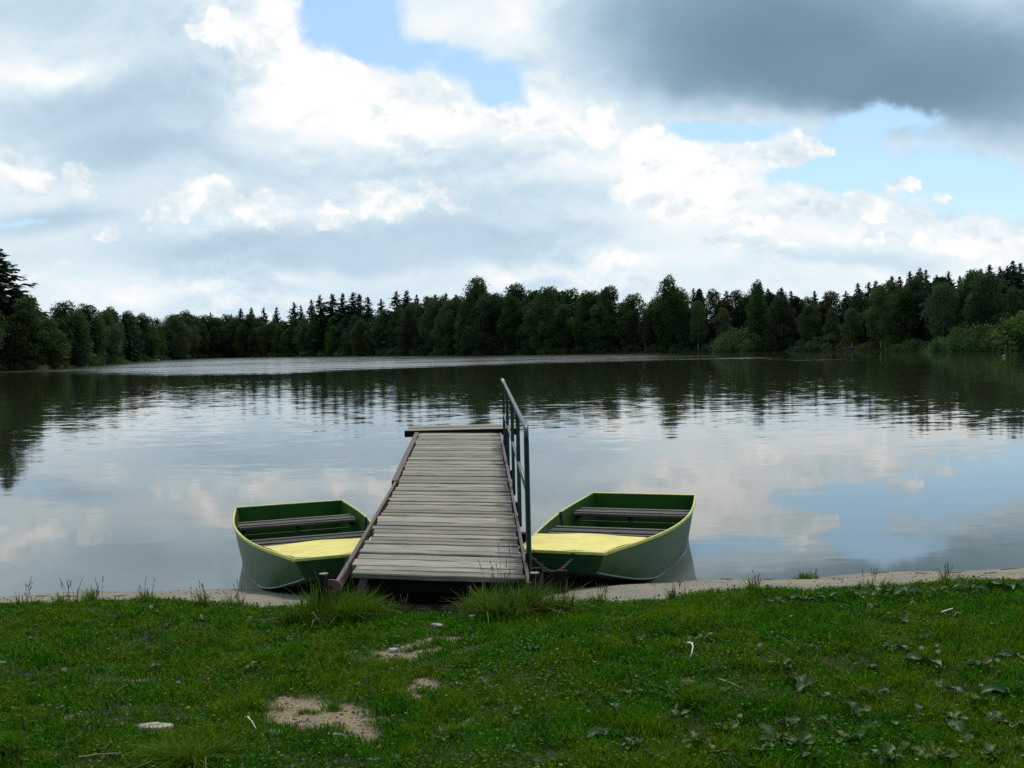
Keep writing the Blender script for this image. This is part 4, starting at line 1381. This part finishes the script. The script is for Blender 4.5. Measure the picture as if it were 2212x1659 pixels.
# --- tufts of long grass
def tuft_mesh(seed, n, rad, h0, h1, dryf=.12, lean0=.12, lean1=1.15, w=.0056):
    """several small clumps run together, each leaning its own way, with bent and withered blades between"""
    rr = np.random.default_rng(seed)
    m = max(4, int(n / 75))
    ca = rr.random(m) * 6.283; cq = rad * (.25 + .75 * np.sqrt(rr.random(m)))
    cx, cy = cq * np.cos(ca) * 1.25, cq * np.sin(ca) * .8
    ch = rr.uniform(.45, 1.0, m) * (1.1 - .35 * cq / rad); ch[0] = 1.0
    cd = ca + rr.normal(size=m) * .9
    k = rr.integers(0, m, n)
    sp = rad * .42
    x, y = cx[k] + rr.normal(size=n) * sp * .5, cy[k] + rr.normal(size=n) * sp * .5
    h = (h0 + (h1 - h0) * rr.random(n) ** .8) * ch[k]
    d = cd[k] + rr.normal(size=n) * 1.1
    dry = (rr.random(n) < dryf) * rr.uniform(.5, 1, n)
    lean = rr.uniform(lean0, lean1, n) * (1 + .5 * (dry > 0))
    V, F, A = blades(x, y, np.zeros(n) - .01, h, w * rr.uniform(.55, 1.5, n), lean, d, np.clip(.25 + .5 * rr.random(n) + .25 * rr.random(m)[k], 0, 1), dry, .62)
    return np_mesh('grass_tuft', V, F, False, A)
def seed_stems(mb, rr, n, rad, h0, h1, cx=0, cy=0, head=.06):
    for _ in range(n):
        a = rr.uniform(0, 6.283); q = rad * rr.random()
        x, y = cx + q * math.cos(a), cy + q * math.sin(a)
        h = rr.uniform(h0, h1); l = rr.uniform(.05, .35) * h; d = rr.uniform(0, 6.283)
        pts = [Vector((x + math.cos(d) * l * t * t, y + math.sin(d) * l * t * t, h * t - .01)) for t in (0, .35, .7, 1.0)]
        mb.tube(pts, [.0013, .0012, .001, .0008], 4)
        tip = pts[-1]; dr = (pts[-1] - pts[-2]).normalized()
        for j in range(7):                                  # little spikelets along the head
            p = tip - dr * head * rr.random()
            s = Vector((rr.uniform(-1, 1), rr.uniform(-1, 1), rr.uniform(.2, 1))).normalized()
            mb.tube([p, p + (s * .5 + dr).normalized() * .014], [.0022, .0006], 4)
M_STEM, gs_, bs_ = mat('seed stems')
gs_.set(bs_.inputs['Base Color'], gs_.mix(gs_.noise(gs_.new('ShaderNodeTexCoord').outputs['Object'], 14, 3), (.06, .055, .025), (.20, .16, .085)))
bs_.inputs['Roughness'].default_value = .8
def tuft(x, y, Y, seed, n, rad, h0, h1, label, group=None, stems=0, sh=(.2, .4), **kw):
    d = ray(x, y); t = Y / d.y
    X = d.x * t
    root = empty('grass_tuft', (X, Y, float(near_z(X, Y))))
    tag(root, label, 'grass tuft', group)
    link('blades', tuft_mesh(seed, n, rad, h0, h1, **kw), M_TUFT, root)
    if stems:
        mb = MB(); seed_stems(mb, random.Random(seed), stems, rad * .8, *sh)
        mb.build('seed_stem', M_STEM, root)
    return root
tuft(738, 1290, 6.66, 1, 1700, .18, .10, .31, 'thick grass tuft round the left stake at the jetty foot', None, 5, (.22, .42), dryf=.08)
tuft(684, 1300, 6.62, 2, 1300, .17, .08, .26, 'lower grass clump left of the left stake', None, 4, (.2, .34))
tuft(775, 1300, 6.75, 12, 600, .10, .10, .22, 'grass clump under the left corner of the jetty', None, 0)
tuft(1090, 1300, 6.66, 3, 1700, .19, .10, .33, 'thick grass tuft under the right corner of the jetty with dry stems', None, 16, (.25, .50), dryf=.16)
tuft(1165, 1305, 6.70, 4, 1000, .15, .09, .27, 'grass tuft at the right stake with bent seed stems', None, 7, (.2, .36), dryf=.2)
tuft(405, 1640, 3.99, 5, 1000, .10, .09, .19, 'dark shaggy grass tuft in the near left turf', None, 0, dryf=.06, lean1=1.5, w=.004)
tuft(50, 1600, 4.1, 6, 520, .13, .07, .16, 'shaggy grass tuft at the lower left edge', None, 2, (.12, .2), dryf=.1)
tuft(1530, 1530, 4.62, 7, 420, .10, .07, .15, 'fine leaved grass tuft in the right turf', None, 0, dryf=.06)
tuft(1765, 1251, 8.45, 8, 500, .17, .03, .08, 'low green tuft growing alone on the sand strip', None, 5, (.07, .12), dryf=.1)
tuft(700, 1410, 5.6, 9, 380, .10, .05, .10, 'grass tussock between the two larger bare patches', None, 0)
tuft(970, 1425, 5.35, 10, 420, .09, .05, .10, 'dark grass tussock just below the middle bare patch', None, 0)
tuft(700, 1550, 4.62, 11, 320, .07, .03, .06, 'small grass island inside the largest bare patch', None, 0)
for i, (x, Yq, n_) in enumerate([(60, 7.4, 5), (150, 7.35, 7), (205, 7.3, 5), (320, 7.3, 5), (510, 7.2, 5), (430, 7.2, 5), (1465, 7.0, 5), (1640, 7.1, 5), (1880, 7.3, 5), (2050, 7.4, 5), (1300, 6.95, 5), (870, 6.9, 5), (1010, 6.9, 5)]):
    d = ray(x, 1280); X = d.x * Yq / d.y
    root = empty('grass_stalk', (X, Yq, float(near_z(X, Yq))))
    side = 'left' if x < 700 else 'right' if x > 1200 else 'jetty end'
    tag(root, {'left': 'thin dry grass stalks standing against the water on the left turf edge', 'right': 'thin dry grass stalks standing on the right turf edge by the sand', 'jetty end': 'thin grass stalks standing before the dark gap under the jetty'}[side], 'grass stalk', f'dry grass stalks along the {side} turf edge')
    mb = MB(); seed_stems(mb, random.Random(100 + i), n_ + 2, .055, .08, .20 if x < 700 else .16)
    mb.build('stem', M_STEM, root)
    link('blades', tuft_mesh(200 + i, 110, .07, .06, .15, .2), M_TUFT, root)

# --- broad leaved weeds
def leaf_grid(L, W, rr, droop=.5, wav=.12):
    """one broad leaf with a midrib fold, along +x"""
    nx, ny = 7, 4
    v, f = [], []
    for i in range(nx + 1):
        t = i / nx
        wid = W * (math.sin(math.pi * min(1, t * .93 + .06)) ** .7) * (1 if t < .999 else .05)
        for j in range(ny + 1):
            s = j / ny * 2 - 1
            v.append((L * t, wid * .5 * s, L * (.35 * t - droop * t * t) + W * .22 * abs(s) + wav * W * math.sin(t * 9 + s * 2 + rr.random()) * abs(s)))
    for i in range(nx):
        for j in range(ny):
            a = i * (ny + 1) + j
            f.append((a, a + ny + 1, a + ny + 2, a + 1))
    return np.array(v), np.array(f)
def weed_mesh(seed, nleaf, L0, L1, asp):
    rr = np.random.default_rng(seed)
    P, o = [], 0
    for k in range(nleaf):
        L = rr.uniform(L0, L1)
        v, f = leaf_grid(L, L * asp * rr.uniform(.8, 1.2), rr, rr.uniform(.25, .75))
        a = k * 2.4 + rr.uniform(-.4, .4); lift = rr.uniform(-.05, .55)
        cl, sl = math.cos(lift), math.sin(lift)
        v = np.stack([v[:, 0] * cl - v[:, 2] * sl + .01, v[:, 1], v[:, 0] * sl + v[:, 2] * cl + .012], 1)
        ro = rr.uniform(-.4, .4); v = np.stack([v[:, 0], v[:, 1] * math.cos(ro) - v[:, 2] * math.sin(ro) * .5, v[:, 2] + v[:, 1] * math.sin(ro)], 1)
        v = np.stack([v[:, 0] * math.cos(a) - v[:, 1] * math.sin(a), v[:, 0] * math.sin(a) + v[:, 1] * math.cos(a), v[:, 2]], 1)
        P.append((v, f + o, np.full(len(v), np.clip(.5 + .3 * rr.normal(), 0, 1)), np.full(len(v), .35 if rr.random() < .07 else 0.0))); o += len(v)
    return np_mesh('weed_rosette', np.concatenate([p[0] for p in P]), np.concatenate([p[1] for p in P]), True,
                   {'rnd': np.concatenate([p[2] for p in P]), 'dry': np.concatenate([p[3] for p in P]), 'tip': np.zeros(o)})
WEEDS = [weed_mesh(1, 6, .05, .085, .55), weed_mesh(2, 5, .06, .10, .45), weed_mesh(3, 7, .04, .07, .62), weed_mesh(4, 4, .07, .115, .5), weed_mesh(5, 5, .035, .06, .5)]
for w in WEEDS: w.materials.append(M_WEED)
rw = random.Random(77)
def weed(x, y, big=1.0, group=0, kinds=(0, 1, 2, 3, 4)):
    p = at_z(x, y, .53)
    z = float(near_z(p.x, p.y))
    p = at_z(x, y, z + .015)
    o = bpy.data.objects.new('broadleaf_weed', WEEDS[rw.choice(kinds)]); COL.objects.link(o)
    o.location = (p.x, p.y, z + .004)
    o.rotation_euler = (rw.uniform(-.12, .12), rw.uniform(-.12, .12), rw.uniform(0, 6.28))
    s = big * rw.uniform(.8, 1.2); o.scale = (s, s, s)
    lab, grp = [('rosette of broad grey green leaves in the lower right turf', 'broad leaved weeds in the lower right turf'),
                ('small broad leaved weed in the turf right of the jetty', 'small weeds in the turf right of the jetty'),
                ('small broad leaved weed in the turf on the left', 'small weeds in the turf on the left'),
                ('large leaved dock plant on the right turf edge by the sand', 'dock plants along the right turf edge')][group]
    tag(o, lab, 'weed', grp)
    return o
for x, y in [(1365, 1610), (1310, 1590), (1240, 1600), (1500, 1600), (1420, 1640), (1570, 1580), (1640, 1620), (1700, 1560), (1760, 1640), (1830, 1600), (1900, 1570), (1960, 1620), (2030, 1640), (2080, 1590), (2140, 1630), (2190, 1570),
             (2180, 1500), (2110, 1520), (2040, 1490), (1985, 1540), (1890, 1500), (1800, 1510), (1740, 1480), (1690, 1440), (2120, 1440), (2195, 1420), (2000, 1430), (1930, 1400), (1870, 1440), (1600, 1640), (1470, 1550), (2230, 1640), (1545, 1625), (1790, 1560), (2060, 1555),
             (1910, 1640), (1850, 1540), (2150, 1560), (2205, 1610), (1680, 1600), (1725, 1610)]:
    weed(x, y, 1.0, 0)
for x, y in [(1495, 1390), (1520, 1380), (1300, 1440), (1410, 1450), (1580, 1410), (1660, 1380), (1760, 1400), (1830, 1370), (1950, 1340), (2060, 1330), (2150, 1350), (1700, 1340), (1440, 1340), (1380, 1380), (1260, 1500), (1330, 1530), (1190, 1460), (1110, 1540), (1150, 1400), (1560, 1490), (1620, 1500), (2000, 1380), (1880, 1310), (1620, 1340), (1100, 1620), (1180, 1650), (1360, 1500), (1450, 1490)]:
    weed(x, y, .72, 1, (1, 2, 4))
for x, y in [(90, 1395), (70, 1380), (360, 1350), (440, 1335), (540, 1340), (330, 1440), (250, 1500), (130, 1530), (545, 1440), (620, 1380), (60, 1640), (220, 1620), (590, 1620), (1010, 1410), (985, 1480), (960, 1590), (1050, 1470), (770, 1480), (690, 1340), (860, 1640)]:
    weed(x, y, .62, 2, (1, 2, 4))
for x, y in [(1790, 1292), (1850, 1288), (1905, 1284), (1960, 1280), (2030, 1277), (2100, 1273), (2170, 1270), (1740, 1296), (1680, 1300), (325, 1318), (2210, 1270)]:
    weed(x, y, 1.15 if x > 1000 else 1.0, 3 if x > 1000 else 2, (0, 1, 3))

# --- white clover heads
M_PET, gp, bp = mat('clover petals'); gp.set(bp.inputs['Base Color'], gp.mix(gp.noise(gp.new('ShaderNodeTexCoord').outputs['Object'], 160, 3), (.40, .37, .30), (.62, .60, .56)))
def clover_flower():
    root = empty('clover_flower')
    rr = np.random.default_rng(4)
    d = rr.normal(size=(70, 3)); d[:, 2] = np.abs(d[:, 2]) * .9 - .25; d /= np.linalg.norm(d, axis=1, keepdims=True)
    v, f = quads(np.array([0, 0, .052]) + d * .0085, .0050, .42, rr, 0, d * 2.2)
    link('flower_head', np_mesh('flower_head', v, f), M_PET, root)
    mb = MB(); mb.tube([(0, 0, -.01), (.002, .001, .025), (0, 0, .05)], .0011, 5)
    mb.build('stem', M_CLOVER, root)
    return root
fl = clover_flower()
FL = [(1990, 1400), (2024, 1406), (2149, 1424), (2122, 1474), (2296, 1350), (2308, 1364), (2029, 1392), (1970, 1300), (1645, 1393), (1600, 1545), (140, 1445), (380, 1470)]
for i, (x, y) in enumerate(FL):
    o = fl if i == 0 else copy_tree(fl)
    p = at_z(x, y, .58)
    z = float(near_z(p.x, p.y)); p = at_z(x, y, z + .052)
    o.location = (p.x, p.y, z); o.rotation_euler = (rw.uniform(-.2, .2), rw.uniform(-.2, .2), rw.uniform(0, 6)); s = rw.uniform(.7, 1.0); o.scale = (s, s, s)
    tag(o, 'single white clover head in the left turf' if x < 700 else 'single white clover head in the right turf', 'flower', 'white clover heads in the left turf' if x < 700 else 'white clover heads in the right turf')

# --- stones, sticks and litter
def stone_mat(name, a, b_):
    m, g, b = mat(name)
    co = g.new('ShaderNodeTexCoord').outputs['Object']
    n = g.noise(co, 22, 7, .65)
    g.set(b.inputs['Base Color'], g.mix(g.smooth(n, .35, .65), a, b_)); b.inputs['Roughness'].default_value = .9
    bump(g, b, n, .7, .006)
    return m
M_ST1 = stone_mat('sandstone', (.24, .20, .14), (.42, .37, .28)); M_ST2 = stone_mat('pale stone', (.30, .28, .24), (.52, .50, .46)); M_ST3 = stone_mat('grey stone', (.16, .155, .14), (.30, .29, .26))
def stone(x, y, sx, sy, sz, m, label, seed, rz=0.0):
    rr = np.random.default_rng(seed)
    bm_ = MB(); N, K = 18, 9
    ph = rr.random(8) * 6.28
    for k in range(K + 1):
        th = math.pi * k / K
        for i in range(N):
            a = 2 * math.pi * i / N
            r = 1 + .16 * math.sin(2 * a + ph[0]) + .10 * math.sin(3 * a + ph[1] + th * 2) + .06 * math.sin(5 * a + ph[2]) + .05 * rr.normal()
            zc = math.cos(th); zc = math.copysign(min(abs(zc), .62 + .05 * rr.normal()), zc)
            bm_.v.append((sx * r * math.sin(th) ** .7 * math.cos(a), sy * r * math.sin(th) ** .7 * math.sin(a), sz * zc)); bm_.r.append(.5)
    for k in range(K):
        for i in range(N):
            bm_.f.append((k * N + i, (k + 1) * N + i, (k + 1) * N + (i + 1) % N, k * N + (i + 1) % N)); bm_.mi.append(0)
    o = bm_.build('stone', m, None, sharp=32)
    p = at_z(x, y, .53); z = float(near_z(p.x, p.y)); p = at_z(x, y, z + .005)
    o.location = (p.x, p.y, z + sz * .25); o.rotation_euler = (.06, .05, rz)
    tag(o, label, 'stone')
stone(335, 1572, .075, .035, .022, M_ST1, 'flat sandstone slab half sunk in the near left turf', 1, .3)
stone(592, 1583, .036, .022, .016, M_ST1, 'sandy stone at the lower left rim of the largest bare patch', 2)
stone(558, 1590, .03, .02, .014, M_ST1, 'sandy stone in the grass left of the largest bare patch', 3)
stone(850, 1403, .028, .016, .014, M_ST2, 'small white stone on the near rim of the middle bare patch', 4)
stone(864, 1374, .05, .018, .008, M_ST3, 'thin grey stone lying on the middle bare patch', 5)
stone(945, 1350, .04, .02, .014, M_ST1, 'yellowish stone on the upper bare patch behind the middle one', 6)
stone(720, 1585, .05, .012, .008, M_ST3, 'thin grey stone on the near rim of the largest bare patch', 7)
stone(0, 1432, .03, .02, .016, M_ST1, 'sandy stone at the left edge of the picture', 8)
stone(1020, 1330, .022, .012, .010, M_ST2, 'pale pebble in the turf below the right grass tuft', 9)
stone(940, 1562, .025, .012, .008, M_ST2, 'pale chip in the turf right of the largest bare patch', 10)
stone(815, 1640, .03, .014, .010, M_ST1, 'sandy stone at the lower picture edge below the bare patch', 11)
stone(1600, 1640, .03, .014, .010, M_ST2, 'pale stone at the lower picture edge among the weeds', 12)
# loose pebbles and crumbs on the sand and the bare earth
def pebble_mesh():
    rr = np.random.default_rng(55)
    n = 5000
    Y = rr.uniform(6.95, 9.1, n); X = (rr.random(n) * 2 - 1) * 5.4
    ok = (Y > turf_Y(X) + .02) & (Y < edge_Y(X) - .03)
    X1, Y1 = X[ok], Y[ok]
    Y = rr.uniform(3.6, 6.6, 30000); X = (rr.random(30000) * 2 - 1) * 2.6
    ok = bare_field(X, Y) > .5
    X, Y = np.concatenate([X1, X[ok]]), np.concatenate([Y1, Y[ok]]); n = len(X)
    r = .0022 + .0065 * rr.random(n) ** 4
    Z = near_z(X, Y) + r * .2
    base = np.array([(1, 0, 0), (.3, .9, 0), (-.8, .6, 0), (-.9, -.5, 0), (.1, -1, 0), (.8, -.6, 0), (.1, .1, .75), (0, 0, -.5)])
    a = rr.random(n) * 6.283
    B = np.stack([base[None, :, 0] * np.cos(a)[:, None] - base[None, :, 1] * np.sin(a)[:, None], base[None, :, 0] * np.sin(a)[:, None] + base[None, :, 1] * np.cos(a)[:, None], np.repeat(base[None, :, 2], n, 0)], -1)
    B = B * (1 + .25 * rr.normal(size=(n, 8, 1)))
    V = np.stack([X, Y, Z], 1)[:, None] + B * r[:, None, None]
    f = np.array([(i, (i + 1) % 6, 6) for i in range(6)] + [((i + 1) % 6, i, 7) for i in range(6)])
    F = (np.arange(n)[:, None, None] * 8 + f[None]).reshape(-1, 3)
    return np_mesh('pebbles', V.reshape(-1, 3), F, False, {'rnd': np.repeat(rr.random(n), 8)})
M_PEB, g9, b9 = mat('pebbles')
g9.set(b9.inputs['Base Color'], g9.ramp(g9.attr('rnd'), [(0, (.05, .04, .03)), (.4, (.16, .13, .09)), (.8, (.30, .27, .22)), (1, (.5, .48, .44))])); b9.inputs['Roughness'].default_value = .9
tag(link('gravel', pebble_mesh(), M_PEB), 'fine gravel strewn over the sand strip and bare earth', None, None, 'stuff')
def stick(pts, r, m, name, label, cat):
    P = []
    for x, y, h in pts:
        p = at_z(x, y, .53 + h); z = float(near_z(p.x, p.y)) + h
        P.append(at_z(x, y, z))
    mb = MB(); mb.tube(P, [r * (1 - .5 * i / (len(P) - 1)) for i in range(len(P))], 7)
    tag(mb.build(name, m, None, smooth=True), label, cat)
M_TWIG, gt, bt = mat('dry twig'); gt.set(bt.inputs['Base Color'], gt.mix(gt.noise(gt.new('ShaderNodeTexCoord').outputs['Object'], 40, 4), (.13, .09, .05), (.28, .21, .12)))
M_PALE, gq, bq = mat('bleached stalk'); gq.set(bq.inputs['Base Color'], gq.mix(gq.noise(gq.new('ShaderNodeTexCoord').outputs['Object'], 40, 4), (.62, .58, .48), (.85, .82, .74)))
stick([(1486, 1388, .06), (1494, 1389, .07), (1497, 1396, .06), (1495, 1408, .04), (1491, 1420, .02)], .005, M_PALE, 'dry_stalk', 'bleached white curved stalk in the turf right of the jetty', 'stalk')
stick([(1552, 1466, .03), (1580, 1476, .03), (1612, 1491, .025)], .004, M_TWIG, 'twig', 'straight brown twig lying on the right turf', 'twig')
stick([(170, 1636, .04), (215, 1629, .05), (262, 1627, .05)], .004, M_TWIG, 'twig', 'straw coloured twig lying on the near left turf', 'twig')
stick([(2034, 1322, .03), (2046, 1318, .035), (2058, 1314, .03)], .005, M_PALE, 'twig', 'pale wood splinter lying on the far right turf', 'twig')
stick([(535, 1548, .03), (545, 1560, .03), (555, 1578, .02)], .004, M_PALE, 'twig', 'pale bent stalk left of the largest bare patch', 'twig')
for i, (x, y, L) in enumerate([(1570, 1252, .12), (1900, 1236, .15), (2060, 1233, .2), (2140, 1238, .12), (1990, 1240, .1), (2180, 1228, .16), (1400, 1262, .08), (1470, 1262, .07), (90, 1291, .1), (150, 1290, .14), (260, 1290, .12), (1660, 1246, .1)]):
    p = at_z(x, y, .06); z = float(near_z(p.x, p.y)); p = at_z(x, y, z + .004)
    a = rw.uniform(-.35, .35)
    mb = MB(); q = Vector((math.cos(a), math.sin(a), 0)) * L / 2
    f_ = lambda v: Vector((v.x, v.y, float(near_z(v.x, v.y)) + .005))
    mb.tube([f_(p - q), f_(p + Vector((0, rw.uniform(-.01, .01), 0))), f_(p + q)], [.004, .005, .003], 6)
    tag(mb.build('driftwood', M_TWIG, None), 'small dark driftwood stick on the sand by the waterline', 'driftwood', 'driftwood sticks along the waterline')

# --- far details: a pale float, a hut rail seen through the trees, a water bird
def float_boat(x, y, L, label, ang=0.2):
    p = at_z(x, y, 0.0)
    root = empty('moored_boat', (p.x, p.y, 0), ang); tag(root, label, 'boat')
    vs, fs = [], []
    for k in range(9):
        t = k / 8 * 2 - 1
        w = .5 * (1 - abs(t) ** 2.4) + .06
        vs += [(t * L / 2, -w, .38 + .1 * t * t), (t * L / 2 * .94, 0, -.1), (t * L / 2, w, .38 + .1 * t * t), (t * L / 2, 0, .22)]
    for k in range(8):
        a = k * 4
        for j in range(4):
            fs.append((a + j, a + (j + 1) % 4, a + 4 + (j + 1) % 4, a + 4 + j))
    fs += [(0, 1, 2, 3), (35, 34, 33, 32)]
    mb = MB(); mb.add(vs, fs)
    mb.build('hull', M_PALE, root)
    mb = MB(); mb.box((0, 0, .36), (.22, .9, .04), None, 0, .01); mb.build('seat', M_SLAT, root)
float_boat(332, 779.2, 3.6, 'small pale boat lying at the left bank far across the lake')
hutp = bank_pt(530, 7.0)
hut = empty('lakeside_hut', (hutp.x, hutp.y, land_h(530, 7.0)), .25)
tag(hut, 'small dark hut with pale eaves board half hidden at the far left shore', 'hut')
mb = MB(); mb.box((0, 0, 1.35), (6, 4, 2.7)); mb.build('wall', M_DARKW, hut)
mb = MB(); mb.add([(-3.4, -2.5, 2.75), (3.4, -2.5, 2.75), (3.4, 0, 4.3), (-3.4, 0, 4.3), (-3.4, 2.5, 2.75), (3.4, 2.5, 2.75), (-3.4, -2.5, 2.6), (3.4, -2.5, 2.6), (3.4, 2.5, 2.6), (-3.4, 2.5, 2.6)],
                  [(0, 1, 2, 3), (3, 2, 5, 4), (6, 9, 8, 7), (0, 6, 7, 1), (4, 5, 8, 9), (0, 3, 4, 9, 6), (1, 7, 8, 5, 2)]); mb.build('roof', M_DARKW, hut)
mb = MB(); mb.box((0, -2.54, 2.68), (6.8, .06, .16)); mb.build('eaves_board', M_PALE, hut)
mb = MB(); mb.box((-1.2, -2.01, 1.5), (1.0, .06, .9)); mb.build('window', M_PALE, hut)
bp_ = at_z(2168, 771.5, 0)
bird = empty('water_bird', (bp_.x, bp_.y, 0), .4); tag(bird, 'tiny pale water bird floating before the right bank', 'bird')
mb = MB(); mb.tube([(-.36, 0, .12), (-.26, 0, .11), (-.05, 0, .10), (.15, 0, .12), (.24, 0, .20), (.27, 0, .36), (.31, 0, .43), (.37, 0, .42), (.44, 0, .40)], [.02, .10, .17, .15, .08, .045, .06, .045, .01], 10)
mb.build('body', M_ST3, bird, smooth=True)
bird.scale = (.6, .6, .6)
